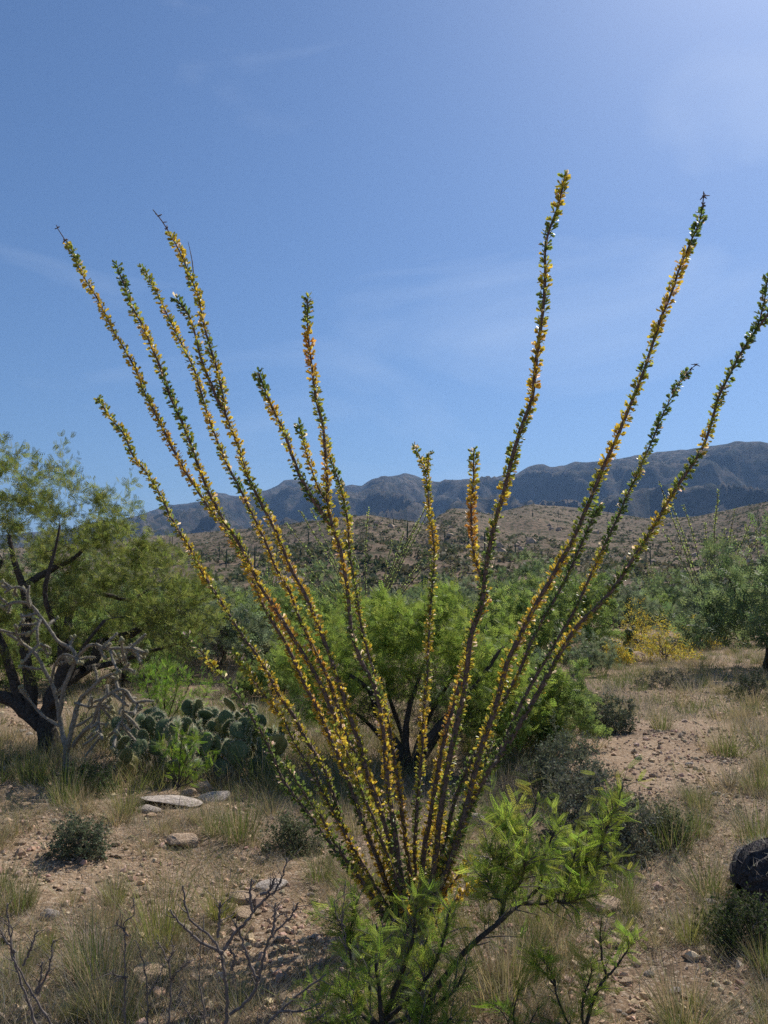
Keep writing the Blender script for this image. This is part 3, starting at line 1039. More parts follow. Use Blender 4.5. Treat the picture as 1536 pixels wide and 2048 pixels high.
# ------------------------------------------------------------------ young mesquites with feathery leaves
def sapling(name, label, base, paths, Y, rng, leaf, size, tw_per, twl, perl, r0, dens=5, up=0.35):
    L = [pxpath(p, Y) for p in paths]
    R = [np.linspace(r0 if i == 0 else r0 * .6, r0 * .22, len(l)) for i, l in enumerate(L)]
    root = empty(name, base)
    tag(root, label, 'bush')
    mb = MB()
    allp = []
    for i, (p, r) in enumerate(zip(L, R)):
        m = MB()
        n = 24
        q = crom(p, n)
        q = q + np.cumsum(rng.normal(size=q.shape), 0) * 0.0012
        tubes(m, q - base, np.interp(np.linspace(0, 1, n), np.linspace(0, 1, len(r)), r), 7, knob=0.12, rng=rng)
        m.build('trunk' if i == 0 else 'limb', M_bark, root)
        allp.append(crom(q, 7))
    tw = np.array(allp)
    tr = np.repeat(np.linspace(r0 * .5, r0 * .2, 7)[None], len(tw), 0)
    p1, r1 = twiglets(tw, tr, tw_per, twl, rng, up, 1.0, 0.12)
    tubes(mb, p1 - base, r1 * 0.8, 4, rng=rng)
    leaves_on(mb, p1 - base, perl, PINNA_FINE, size, leaf, rng, 1, up=0.1, bv=0.35, hv=.14, t0=0.05, col2=np.array(leaf) * np.array([1.35, 1.15, 1.4]), f2=0.35)
    leaves_on(mb, tw - base, dens, PINNA_FINE, size, leaf, rng, 1, up=0.15, bv=0.25, t0=0.2)
    mb.build('crown', [M_twig, M_sap], root)
    return root


SAP = (0.215, 0.29, 0.05)
rng = np.random.default_rng(8)
bB = Gp(838, 2075)
sapling('young_mesquite', 'young mesquite with a dark leaning stem and bright feathery leaves beside the ocotillo', bB,
        [[(838, 2080), (863, 1991), (894, 1950), (926, 1908), (965, 1871), (996, 1844), (1007, 1806, .05), (1024, 1729, .1), (1040, 1682, .1), (1061, 1640, .1), (1071, 1598, .1)],
         [(1034, 1700, .1), (1031, 1672, .1), (1003, 1649, .1)],
         [(1000, 1842, 0), (1040, 1805, .1), (1075, 1771, .15), (1080, 1729, .15), (1092, 1691, .15), (1112, 1650, .15)],
         [(1040, 1806, .1), (1094, 1799, .2), (1125, 1766, .25), (1139, 1729, .25), (1150, 1690, .25)],
         [(1094, 1799, .2), (1162, 1757, .3), (1200, 1735, .3), (1250, 1722, .3)],
         [(1190, 1740, .3), (1200, 1701, .3), (1207, 1663, .3), (1225, 1623, .3), (1246, 1568, .3)],
         [(1020, 1745, .1), (990, 1720, 0), (975, 1690, 0)], [(1010, 1790, .05), (1040, 1760, -.05), (1050, 1720, -.1)],
         [(1007, 1806, .05), (985, 1780, .1), (970, 1745, .15)], [(1100, 1795, .2), (1130, 1800, .1), (1170, 1790, .1)], [(1150, 1762, .3), (1170, 1720, .3), (1172, 1680, .35)]],
        bB[1], rng, SAP, 0.068, 26, 0.115, 6, 0.015, 16)
bA = Gp(760, 2085)
sapling('young_mesquite', 'bushy young mesquite with bright feathery leaves hiding the foot of the ocotillo', bA,
        [[(760, 2090), (775, 2020), (800, 1950), (822, 1880), (826, 1830), (828, 1790)], [(762, 2060), (720, 2000, .05), (705, 1930, .1), (700, 1870, .1), (715, 1800, .1)],
         [(700, 1900, .1), (685, 1850, .1), (672, 1825, .1)],
         [(775, 2040, -.1), (830, 1990, -.1), (870, 1930, -.1), (890, 1870, -.1), (900, 1815, -.1)], [(765, 2060, -.15), (720, 2030, -.15), (680, 1990, -.15), (645, 1975, -.15)],
         [(780, 2050, -.2), (850, 2020, -.2), (905, 1980, -.2), (930, 1930, -.2)], [(765, 2060, -.2), (760, 1990, -.2), (755, 1930, -.2), (760, 1870, -.1)],
         [(760, 2075, -.25), (700, 2060, -.25), (640, 2040, -.25)], [(790, 2075, -.25), (860, 2065, -.25), (900, 2040, -.25)], [(770, 2060, 0), (800, 1985, .1), (845, 1900, .15), (862, 1845, .15)], [(745, 2060, .0), (740, 1960, .15), (738, 1860, .2)]],
        bA[1], rng, (0.195, 0.27, 0.05), 0.066, 22, 0.10, 6, 0.015, 12)
bC = Gp(1165, 2070)
sapling('young_mesquite', 'small sparse mesquite seedling with feathery leaves on open gravel', bC,
        [[(1165, 2075), (1190, 2000), (1215, 1958), (1233, 1942), (1264, 1899), (1282, 1872)], [(1165, 2060), (1163, 2005), (1178, 1954), (1180, 1925)],
         [(1160, 2070), (1135, 2044), (1112, 1989), (1108, 1954), (1086, 1915)], [(1216, 1957), (1204, 1920), (1201, 1883), (1203, 1845)], [(1110, 1970), (1090, 1945), (1072, 1925)]],
        bC[1], rng, (0.205, 0.28, 0.05), 0.062, 14, 0.07, 5, 0.009, 6)
bD = Gp(1035, 2085)
sapling('young_mesquite', 'low sprig of feathery mesquite leaves in pale dry grass', bD,
        [[(1035, 2090), (1030, 2040), (1045, 1985)], [(1035, 2085), (1010, 2030), (985, 2005)], [(1035, 2085), (1065, 2040), (1080, 2010)]],
        bD[1], rng, (0.13, 0.23, 0.025), 0.06, 7, 0.06, 4, 0.006, 5)
# green sprigs growing through the prickly pear
bE = Gp(355, 1575)
sapling('young_mesquite', 'bright green mesquite sprig growing out of the prickly pear pads', bE,
        [[(355, 1580), (360, 1530), (365, 1470)], [(355, 1575), (335, 1530), (320, 1500)], [(355, 1575), (390, 1540), (410, 1510)], [(355, 1575), (375, 1510), (395, 1480)], [(355, 1575), (400, 1555), (425, 1530)], [(355, 1575), (345, 1520), (345, 1490)]],
        bE[1] - 0.25, rng, (0.15, 0.24, 0.03), 0.08, 11, 0.12, 4, 0.008, 8)
bE2 = Gp(330, 1455)
sapling('young_mesquite', 'rounded bright green mesquite bush standing just behind the prickly pear', bE2,
        [[(330, 1460), (328, 1400), (335, 1330)], [(330, 1455), (300, 1400), (285, 1345)], [(330, 1455), (365, 1400), (385, 1350)], [(330, 1455), (310, 1390, .3), (310, 1340, .4)], [(330, 1455), (350, 1390, -.3), (360, 1340, -.4)], [(330, 1455), (395, 1410), (415, 1385)]],
        bE2[1], rng, (0.13, 0.23, 0.03), 0.12, 24, 0.26, 5, 0.014, 12)


# ------------------------------------------------------------------ bare thorny twigs close by
def bare_twig(label, paths, Y, seed, r0=0.0065):
    rng = np.random.default_rng(seed)
    pts = [pxpath(p, Y) for p in paths]
    b = pts[0][0].copy()
    g = gh(b[0], b[1])
    # run the first stem down into the soil
    foot = np.array([b[0] + 0.01, b[1] + 0.02, g - 0.02])
    if b[2] > g:
        pts[0] = np.concatenate([[foot], pts[0]])
    b = np.array([b[0], b[1], g])
    root = empty('bare_shrub', b)
    tag(root, label, 'shrub')
    for i, p in enumerate(pts):
        n = max(14, len(p) * 6)
        q = crom(p, n)
        zig = np.zeros_like(q)
        zig[:, 0] = np.where(np.arange(n) % 4 < 2, 1, -1) * 0.0014
        q = q + zig + np.cumsum(rng.normal(size=q.shape), 0) * 0.0009
        mb = MB()
        r = np.linspace(r0 if i == 0 else r0 * .7, r0 * .35, n) * .85
        tubes(mb, q - b, r, 6, knob=0.18, rng=rng)
        tw = crom(q, 9)[None]
        p1, r1 = twiglets(tw, np.array([r[:: max(1, n // 9)][:9]]) if len(r[:: max(1, n // 9)][:9]) == 9 else np.full((1, 9), r0 * .4), 8, 0.045, rng, 0.2, 1.0, 0.15)
        tubes(mb, p1 - b, np.maximum(r1 * 0.7, 0.0011), 4, rng=rng)
        p2, r2 = twiglets(tw, np.full((1, 9), r0 * .5), 16, 0.014, rng, 0.1, 1.2, 0.1)
        tubes(mb, p2 - b, np.maximum(r2 * .6, 0.0009), 3, rng=rng)
        mb.build('stem' if i == 0 else 'twig', M_twig, root)
    return root


bare_twig('bare grey shrub of two long crossing wands beside tan stones', [[(78, 2075), (60, 2010), (43, 1962), (27, 1904), (16, 1837), (12, 1800)], [(110, 2060), (70, 1986), (43, 1935), (28, 1890), (30, 1850)], [(45, 1930), (62, 1890), (74, 1858)], [(75, 1990), (100, 1935), (108, 1880)], [(30, 1905), (10, 1880), (-8, 1850)], [(70, 1985), (80, 1960), (82, 1920)]], 2.75, 1, 0.0075)
bare_twig('bare thorny shoot, straight and dark with a forked top', [[(252, 2075), (254, 1947), (255, 1873), (254, 1850), (272, 1832), (268, 1800)], [(255, 1872), (240, 1855), (230, 1850)], [(254, 1955), (235, 1950), (222, 1945)]], 2.8, 2, 0.0055)
bare_twig('bare slender shoot standing between the forked and the kinked shoots', [[(294, 2075), (297, 1982), (290, 1930), (283, 1905), (275, 1880)], [(297, 1990), (320, 1945), (325, 1930)]], 2.85, 3, 0.005)
bare_twig('bare kinked shoot with a long oblique side twig', [[(336, 2075), (340, 1960), (338, 1930), (330, 1905), (312, 1877)], [(340, 1962), (362, 1940), (382, 1922)], [(337, 1925), (344, 1905), (346, 1890)]], 2.75, 4, 0.006)
bare_twig('bare thorny bush with wide forking crown over pale rock', [[(455, 2080), (459, 1990), (455, 1940), (448, 1905), (428, 1868), (404, 1850), (384, 1836), (372, 1800), (371, 1765)],
          [(447, 1900), (470, 1866), (488, 1850), (508, 1822), (530, 1795), (550, 1776), (568, 1735), (574, 1715)], [(447, 1906), (420, 1895), (395, 1880), (363, 1849), (340, 1818)], [(505, 1825), (500, 1790), (502, 1760)],
          [(435, 1875), (440, 1840), (442, 1805)], [(458, 2030), (480, 2015), (505, 1990), (518, 1955), (531, 1900), (547, 1869), (578, 1838), (596, 1804)], [(516, 1960), (500, 1930), (485, 1890), (470, 1850)], [(545, 1872), (550, 1840), (552, 1805)], [(520, 1790), (535, 1785), (545, 1760)], [(462, 1940), (468, 1915), (462, 1900)]], 2.7, 5, 0.0095)
bare_twig('bare wispy shoot rising straight beside the wide forking bush', [[(412, 2075), (405, 2010), (398, 1975), (400, 1900), (398, 1865)], [(385, 2040), (368, 2010), (356, 1985)]], 2.8, 6, 0.0045)
bare_twig('bare dark branches slanting low toward the ocotillo foot', [[(500, 2090), (540, 2045), (575, 2010), (610, 1980), (660, 1945)], [(560, 2022), (600, 2020), (640, 2005)], [(510, 2080), (560, 2060), (615, 2050), (650, 2020)]], 2.75, 7, 0.0085)
bare_twig('thin bare reddish shoot standing before the young mesquite', [[(690, 2080), (692, 1960), (690, 1880), (682, 1850), (686, 1800), (688, 1760)], [(690, 1855), (672, 1830), (668, 1800)]], 2.95, 8, 0.005)


# ------------------------------------------------------------------ prickly pears
def pad_mesh(name, w, h, th, seed):
    rng = np.random.default_rng(seed)
    n = 16
    prof = [(0.0, 0.5), (0.62, 0.5), (0.9, 0.36), (1.0, 0.0), (0.9, -0.36), (0.62, -0.5), (0.0, -0.5)]
    V = []
    for (k, z) in prof:
        for i in range(n):
            a = i / n * 2 * np.pi
            yy = 0.5 - 0.5 * math.cos(a)
            ww = math.sin(a) * (0.62 + 0.38 * min(1, yy * 1.5)) if a <= math.pi else math.sin(a) * (0.62 + 0.38 * min(1, yy * 1.5))
            x, y = 0.5 * w * ww, h * yy
            cx, cy = 0, h * 0.54
            wv = 1 + 0.05 * math.sin(a * 3 + seed)
            V.append((cx + (x - cx) * k * wv, th * z + 0.012 * math.sin(x * 20 + seed), cy + (y - cy) * k))
    V = np.array(V)
    f = []
    for r in range(len(prof) - 1):
        for i in range(n):
            f.append((r * n + i, r * n + (i + 1) % n, (r + 1) * n + (i + 1) % n, (r + 1) * n + i))
    mb = MB()
    mb.add(V, [np.array(f)])
    o = mb.build(name, M_pad)
    # spines along the rim and over both faces
    sb = MB()
    m = 240
    a = rng.random(m) * 2 * np.pi
    k = np.where(rng.random(m) < 0.5, 1.0, np.sqrt(rng.random(m)))
    yy = 0.5 - 0.5 * np.cos(a)
    x = 0.5 * w * np.sin(a) * (0.62 + 0.38 * np.minimum(1, yy * 1.5)) * k
    y = h * 0.54 + (h * yy - h * 0.54) * k
    sd = np.where(rng.random(m) < .5, 1, -1)
    C = np.stack([x, sd * th * 0.45 * (1 - k ** 3) + 0.012 * np.sin(x * 20 + seed), y], 1)
    D = unit(np.stack([x * k * 1.4 / w, sd * (1.05 - k), (y - h * .5) / h * k * 1.4], 1) + rng.normal(size=(m, 3)) * 0.3)
    S = perp(D, rng)
    T = np.array([(0, -0.045, 0), (0, 0.045, 0), (1, 0, 0)])
    inst(sb, T, [np.array([(0, 1, 2)])], C, D, S, rng.uniform(.015, .036, m), jitter((0.78, 0.70, 0.56), m, rng), 0)
    s = sb.build('spines', M_spine, o)
    tag(s, kind='stuff')
    return o


def make_pads():
    return [pad_mesh('pad', w, h, t, i) for i, (w, h, t) in enumerate([(.15, .185, .024), (.165, .19, .026), (.135, .19, .022), (.175, .205, .028)])]


def prickly_pear(label, roots, limit, seed, scale=1.0, levels=4, base=None, px_ok=None, maxn=150):
    """pads growing from pads; limit(p) tells whether a pad's top may stand there"""
    rng = np.random.default_rng(seed)
    base = np.asarray(base)
    root = empty('prickly_pear', base)
    tag(root, label, 'cactus')
    protos = PADS
    todo = [(np.asarray(p, float), rng.normal() * 0.8 + (math.pi if rng.random() < .5 else 0), rng.normal() * 0.35, rng.normal() * 0.3, 0) for p in roots]
    n = 0
    from mathutils import Matrix, Euler
    while todo and n < maxn:
        p, yaw, roll, tilt, lev = todo.pop(0)
        pr = protos[rng.integers(0, len(protos))]
        s = scale * rng.uniform(.75, 1.15) * (0.93 ** lev)
        e = Euler((tilt, roll, yaw), 'XYZ')
        Mx = e.to_matrix()
        h = max(v.co.z for v in pr.data.vertices) * s
        top = p + np.array(Mx @ Vector((0, 0, h)))
        if not limit(top) and lev > 0:
            continue
        c = copy_tree(pr, root)
        c.location = p - base
        c.rotation_euler = e
        c.scale = (s, s, s)
        n += 1
        if lev < levels:
            for k in range(rng.choice([1, 2, 2, 3])):
                a = rng.uniform(-1.0, 1.0)
                w = h * 0.42
                q = p + np.array(Mx @ Vector((math.sin(a) * w, 0, h * 0.54 + math.cos(a) * h * 0.44)))
                todo.append((q, yaw + rng.normal() * 0.7, np.clip(roll * 0.5 + a * 0.55 + rng.normal() * .15, -0.9, 0.9), np.clip(tilt * 0.6 + rng.normal() * 0.28, -.6, .6), lev + 1))
    return root


PADS = make_pads()
PPB = Gp(400, 1560)
PPX = np.array([(190, 1530), (215, 1440), (260, 1405), (330, 1415), (400, 1372), (440, 1372), (480, 1405), (540, 1410), (575, 1430), (590, 1490), (600, 1540)], float)


def pp_limit(p):
    d = p - np.array([0, 0, EYE])
    cc, ss = math.cos(PITCH), math.sin(PITCH)
    fy = d[1] * cc + d[2] * ss
    u = 768 + F * d[0] / fy
    v = 1024 - F * (-d[1] * ss + d[2] * cc) / fy
    return 200 < u < 595 and v > np.interp(u, PPX[:, 0], PPX[:, 1]) and p[2] > gh(p[0], p[1]) + 0.04


rr_ = np.random.default_rng(3)
roots = []
for k in range(52):
    px = rr_.uniform(225, 565)
    py = 1576 - 70 * rr_.random() - (14 if px > 450 else 0)
    g = Gp(px, py)
    roots.append(g - np.array([0, 0, 0.012]))
prickly_pear('large sprawling prickly pear with dense dark green pads under the mesquite', roots, pp_limit, 4, 1.1, 5, PPB, maxn=230)
PB2 = Gp(1200, 1318)
prickly_pear('small grey green prickly pear on the rock pile by the yellow bushes', [Gp(1185, 1308), Gp(1205, 1318), Gp(1228, 1322), Gp(1250, 1300), Gp(1195, 1300), Gp(1235, 1318), Gp(1262, 1295)],
             lambda p: p[2] < gh(p[0], p[1]) + 0.75, 9, 1.7, 2, PB2, maxn=26)
for p_ in PADS:                                # the patterns themselves are not part of the scene
    for ch in list(p_.children):
        bpy.data.objects.remove(ch)
    bpy.data.objects.remove(p_)


# ------------------------------------------------------------------ cholla
def build_cholla():
    rng = np.random.default_rng(14)
    b = Gp(132, 1562)
    Y = b[1]
    root = empty('cholla', b)
    tag(root, 'grey jointed cholla with pale fruit clusters before the mesquite trunk', 'cactus')
    W = [([(132, 1566), (133, 1507), (142, 1466), (150, 1437), (161, 1402), (183, 1378, -.1), (210, 1354, -.1), (238, 1359, -.1)], 26, 11),
         ([(146, 1492), (165, 1465, -.1), (185, 1445, -.15), (199, 1407, -.2), (223, 1386, -.2), (247, 1380, -.2), (263, 1399, -.2), (284, 1417, -.2)], 17, 10),
         ([(133, 1500), (121, 1453, .1), (115, 1413, .1), (102, 1367, .1), (89, 1345, .1), (73, 1313, .1), (46, 1289, .1), (14, 1268, .1)], 20, 10),
         ([(118, 1430, .05), (129, 1372), (150, 1319), (142, 1297), (118, 1284), (105, 1265), (83, 1233), (62, 1208), (35, 1203), (8, 1213)], 17, 11),
         ([(150, 1319), (165, 1303, -.1), (185, 1289, -.2), (207, 1297, -.2), (228, 1298, -.2), (255, 1298, -.2), (287, 1307, -.2)], 14, 10),
         ([(247, 1380, -.2), (248, 1405, -.2), (246, 1430, -.2), (242, 1458, -.2)], 12, 9), ([(199, 1407, -.2), (200, 1450, -.2), (206, 1475, -.2)], 9, 7),
         ([(150, 1405, 0), (180, 1413, -.2), (205, 1410, -.2), (222, 1418, -.2)], 11, 8), ([(210, 1354, -.1), (240, 1342, -.2), (255, 1330, -.2), (240, 1312, -.2)], 11, 8),
         ([(121, 1453, .1), (85, 1430, .2), (60, 1400, .2), (40, 1380, .2)], 13, 8), ([(102, 1367, .1), (110, 1330, 0), (128, 1310, -.1), (160, 1320, -.1)], 12, 8),
         ([(62, 1208), (50, 1180), (28, 1175), (10, 1185)], 11, 8), ([(46, 1289, .1), (35, 1262, 0), (48, 1240, 0)], 10, 8), ([(83, 1233), (75, 1260, -.1), (78, 1290, -.1)], 11, 8)]
    paths = []
    for i, (pts, r0, r1) in enumerate(W):
        p = crom(pxpath(pts, Y), 40)
        p = p + np.cumsum(rng.normal(size=p.shape), 0) * 0.001
        mb = MB()
        r = np.linspace(r0, r1, 40) / 1000 * (1 + 0.18 * np.abs(np.sin(np.linspace(0, len(pts) * 2.2, 40))))
        tubes(mb, p - b, r, 8, knob=0.25, rng=rng)
        mb.build('trunk' if i == 0 else 'branch', M_cholla, root)
        paths.append(crom(p, 9))
    tw = np.array(paths)
    # short side joints
    p1, _ = twiglets(tw, np.full((len(tw), 9), .01), 6, 0.16, rng, -0.05, 1.2, 0.35)
    v, f = ico(2)
    for q in p1:
        mb = MB()
        c = crom(q, 10)
        tubes(mb, c - b, np.interp(np.linspace(0, 1, 10), [0, .5, 1], [.009, .0125, .008]), 7, knob=0.28, rng=rng)
        mb.build('joint', M_cholla, root)
    sb = MB()
    sp = np.concatenate([crom(q, 9)[None] for q in list(tw) + list(p1)])
    A, D = sample_along(sp, 130, rng, .0)
    Rr = perp(D, rng)
    inst(sb, np.array([(0, -.04, 0), (0, .04, 0), (1, 0, 0)]), [np.array([(0, 1, 2)])], A - b + Rr * .009, unit(Rr + rng.normal(size=D.shape) * .4), D, rng.uniform(.012, .026, len(A)), jitter((0.58, 0.53, 0.43), len(A), rng))
    tag(sb.build('spines', M_spine, root), kind='stuff')
    # clusters of pale fruits
    ends = np.concatenate([p1[:, -1], tw[:, -1]])
    ends = ends[rng.random(len(ends)) < 0.5]
    for e in ends:
        for k in range(rng.integers(1, 4)):
            mb = MB()
            d = rdirs(1, rng)[0]
            mb.add((v * np.array([.014, .014, .019]) * (1 + 0.1 * rng.normal(size=(len(v), 1))) + e + d * 0.018 - b), [f])
            mb.build('fruit', M_fruit, root)


build_cholla()


# ------------------------------------------------------------------ rocks
def rock_mesh(seed, mat):
    rng = np.random.default_rng(seed)
    v, f = ico(3)
    # chop with random planes for facets
    for _ in range(11):
        d = rdirs(1, rng)[0]
        k = rng.uniform(.55, .9)
        h = v @ d
        v = v - np.maximum(0, h - k)[:, None] * d * 0.9
    v = v * np.array([1, rng.uniform(.65, .9), rng.uniform(.5, .75)])
    n = np.array([fbm((x * 2.5 + seed).tolist(), 4) for x in v])
    v = v * (1 + 0.07 * n[:, None])
    mb = MB()
    mb.add(v, [f])
    return mb.build('rock', mat, smooth=False)


RM = {M_rock: [rock_mesh(i, M_rock) for i in range(5)], M_paler: [rock_mesh(20 + i, M_paler) for i in range(3)]}
ROCK_N = 0


def rock(px, py, wpx, label, mat=M_rock, hk=1.0, group=None, name='rock', seed=None):
    """wpx: width in photo pixels"""
    global ROCK_N
    ROCK_N += 1
    r = np.random.default_rng(ROCK_N if seed is None else seed)
    g = Gp(px, py)
    w = wpx * g[1] / F
    o = RM[mat][r.integers(0, len(RM[mat]))].copy()
    o.name = name
    COL.objects.link(o)
    s = w / 2
    o.scale = (s * 1.05, s * r.uniform(.9, 1.1), s * hk * r.uniform(.9, 1.1))
    o.rotation_euler = (r.normal() * .12, r.normal() * .12, r.uniform(-.5, .5) + (math.pi if r.random() < .5 else 0))
    o.location = (g[0], g[1], g[2] + s * hk * 0.28)
    tag(o, label, 'rock', group)
    return o


rock(345, 1606, 120, 'long low pale limestone slab below the prickly pear', M_paler, 0.28)
rock(425, 1598, 66, 'smaller pale slab continuing the limestone ledge', M_paler, 0.35)
rock(300, 1622, 44, 'pale broken stone at the end of the limestone slab', M_paler, 0.5)
rock(405, 1582, 42, 'round tan stone sitting on the pale limestone slab edge', M_rock, 0.9)
rock(375, 1590, 34, 'darker brown stone tucked against the prickly pear base', M_rock, 0.8)
rock(370, 1690, 70, 'angular brown rock with a flat sunlit top in dry grass', M_rock, 0.75)
rock(100, 1835, 34, 'pinkish white angular stone alone on bare gravel', M_paler, 1.0)
rock(182, 1712, 20, 'small brown stone under the grey green shrub', M_rock)
rock(100, 1762, 18, 'small tan stone on the bare gravel by the grey shrub', M_rock)
rock(490, 1800, 62, 'flat yellowish tan rock behind the wide forking twigs', M_rock, 0.5)
rock(545, 1775, 66, 'low cream slab of rock beside yellow grass', M_paler, 0.4)
rock(492, 1832, 46, 'small brown ledge of rock beneath the yellowish rock', M_rock, 0.5)
rock(300, 1958, 86, 'yellowish blocky rock between the bare shoots', M_rock, 0.7)
rock(382, 1905, 28, 'yellow rounded stone beside the bare thorny bush', M_rock, 0.9)
rock(8, 1880, 60, 'tan rock partly behind the crossing bare wands', M_rock, 0.7)
rock(952, 1648, 42, 'white quartz boulder behind the ocotillo canes', M_paler, 1.2)
rock(985, 1785, 110, 'broad tan rock shaded by the young mesquite', M_rock, 0.6)
rock(975, 1730, 60, 'pale tan rock lying beside the ocotillo canes', M_paler, 0.5)
rock(1215, 1818, 76, 'rounded brown rock below the young mesquite branches', M_rock, 0.75)
rock(1232, 1890, 40, 'square brown stone by the mesquite seedling', M_rock, 0.9)
rock(1265, 1322, 55, 'reddish rock on the small prickly pear rock pile', M_rock, 0.8)
rock(1215, 1326, 60, 'broad stone at the foot of the small prickly pear', M_rock, 0.6)
rock(540, 1590, 22, 'little white stone beside a green grass tuft', M_paler, 0.7)
rock(480, 1565, 20, 'little white stone in shade at the prickly pear edge', M_paler, 0.7)
rock(1500, 1930, 22, 'yellowish stone on gravel near the dead cactus', M_rock, .7)
rock(130, 1490, 18, 'small pale stone on soil behind the mesquite trunk', M_paler, .6)
rock(40, 1465, 24, 'flat pinkish stone on the open soil beyond the mesquite', M_paler, .5)
rg = np.random.default_rng(77)
BARE = [(1310, 1515, 210, 75), (1330, 1980, 190, 85), (120, 1740, 170, 60), (60, 1440, 90, 50), (1250, 1600, 60, 50), (560, 1850, 90, 60)]
for k in range(120):
    b = BARE[rg.integers(0, len(BARE))] if k < 95 else (768, 1750, 800, 260)
    x = b[0] + rg.uniform(-1, 1) * b[2]
    y = b[1] + rg.uniform(-1, 1) * b[3]
    if y < 1420:
        continue
    pale = rg.random() < .3
    rock(x, y, rg.uniform(8, 22) * (0.7 + (y - 1400) / 900), 'small pale stone strewn on bare soil' if pale else 'small tan stone strewn on bare soil', M_paler if pale else M_rock, rg.uniform(.6, .95),
         'pale stones strewn over the soil' if pale else 'tan stones strewn over the soil', 'stone')
for lst in RM.values():
    for o in lst:
        bpy.data.objects.remove(o)


def build_gravel():
    rng = np.random.default_rng(6)
    v, f = ico(1)
    n = 38000
    # more pebbles close by
    Y = 2.2 + 11 * rng.random(n) ** 1.5
    X = rng.uniform(-0.56, 0.56, n) * Y
    keep = np.array([mnoise.noise(Vector((x * .9, y * .9, 4))) + .8 * mnoise.noise(Vector((x * 3.1, y * 2.3, 8))) + rng.uniform(-.25, .35) > 0.02 for x, y in zip(X, Y)])
    X, Y = X[keep], Y[keep]
    n = len(X)
    Z = np.array([gh(a, b) for a, b in zip(X, Y)])
    s = 0.004 + 0.011 * rng.random(n) ** 2.5 + 0.014 * (rng.random(n) < 0.06)
    s *= 1 + 0.05 * Y
    mb = MB()
    D = rdirs(n, rng)
    D[:, 2] *= .3
    D = unit(D)
    S = perp(D, rng)
    vv = v * (1 + 0.2 * rng.normal(size=(len(v), 1)))
    inst(mb, vv, [f], np.stack([X, Y, Z + s * .2], 1), D, S, s[:, None] * np.array([1.2, 1, .75]) * rng.uniform(.7, 1.3, (n, 3)), jitter((0.62, 0.48, 0.35), n, rng, .1, .4))
    o = mb.build('gravel', M_pebble, smooth=False)
    tag(o, 'loose tan pebbles scattered over the soil', 'gravel', kind='stuff')


build_gravel()

# ------------------------------------------------------------------ grasses and low shrubs
def blade_T(seg=3, bend=0.35):
    V, f = [], []
    for k in range(seg + 1):
        t = k / seg
        w = (1 - t) * 0.5 + 0.06
        V += [(t, -w, bend * t * t), (t, w, bend * t * t)]
    for k in range(seg):
        f.append((2 * k, 2 * k + 1, 2 * k + 3, 2 * k + 2))
    return np.array(V), [np.array(f)]


BLADE = blade_T()


def tuft_mesh(name, n, h, rad, spread, col, col2, f2, seed, w=0.0028, seeds=0.0):
    rng = np.random.default_rng(seed)
    a = rng.random(n) * 2 * np.pi
    r = rad * np.sqrt(rng.random(n))
    C = np.stack([r * np.cos(a), r * np.sin(a), np.full(n, -0.01)], 1)
    D = unit(np.stack([np.cos(a), np.sin(a), np.zeros(n)], 1) * (rng.random(n) * spread)[:, None] + np.array([0, 0, 1]) + rng.normal(size=(n, 3)) * .16)
    S = perp(D, rng)
    # bend outward/down
    out = np.stack([np.cos(a), np.sin(a), np.zeros(n)], 1)
    S = unit(np.cross(out, D) + rng.normal(size=(n, 3)) * .3)
    S = unit(S - (S * D).sum(-1, keepdims=True) * D)
    L = h * rng.uniform(.35, 1.1, n)
    c = jitter(col, n, rng, .1, .3)
    k = rng.random(n) < f2
    c[k] = jitter(col2, int(k.sum()), rng, .1, .3)
    mb = MB()
    inst(mb, BLADE[0], BLADE[1], C, D, S, np.stack([L, np.full(n, w), L * rng.uniform(-.2, 1.0, n)], 1), c, 0)
    o = mb.build(name, M_grass)
    return o


TAN = (0.40, 0.32, 0.20)
GREY = (0.36, 0.315, 0.26)
GGRN = (0.145, 0.185, 0.05)
OLIVE = (0.22, 0.225, 0.085)
TUFTS = {
    'tan': [tuft_mesh('grass_tuft', 170, .26, .09, .8, TAN, OLIVE, .25, 100 + i) for i in range(3)],
    'green': [tuft_mesh('grass_tuft', 190, .30, .09, .7, GGRN, TAN, .3, 110 + i) for i in range(3)],
    'grey': [tuft_mesh('grass_tuft', 170, .20, .12, 1.3, GREY, TAN, .3, 120 + i) for i in range(3)],
    'yellow': [tuft_mesh('grass_tuft', 170, .34, .07, .55, OLIVE, (0.30, 0.30, 0.08), .5, 130 + i) for i in range(2)],
}
TL = {'tan': ('tan dry grass tuft on the gravelly soil', 'tan dry grass tufts'), 'green': ('greenish grass tuft on the gravelly soil', 'greenish grass tufts'),
      'grey': ('flattened grey dead grass tuft on the soil', 'grey dead grass tufts'), 'yellow': ('upright yellow green grass tuft on the soil', 'yellow green grass tufts')}


def tuft(px, py, kind, s, label=None):
    g = Gp(px, py)
    tuft_at(g, kind, s, label)


def tuft_at(g, kind, s, label=None):
    r = np.random.default_rng(int(abs(g[0] * 1000 + g[1] * 7777)) % 100000)
    o = TUFTS[kind][r.integers(0, len(TUFTS[kind]))].copy()
    COL.objects.link(o)
    o.location = g
    o.scale = (s * r.uniform(.9, 1.15), s * r.uniform(.9, 1.15), s * r.uniform(.85, 1.15))
    o.rotation_euler = (0, 0, r.uniform(0, 6.28))
    if label:
        tag(o, label, 'grass')
    else:
        tag(o, TL[kind][0], 'grass', TL[kind][1])


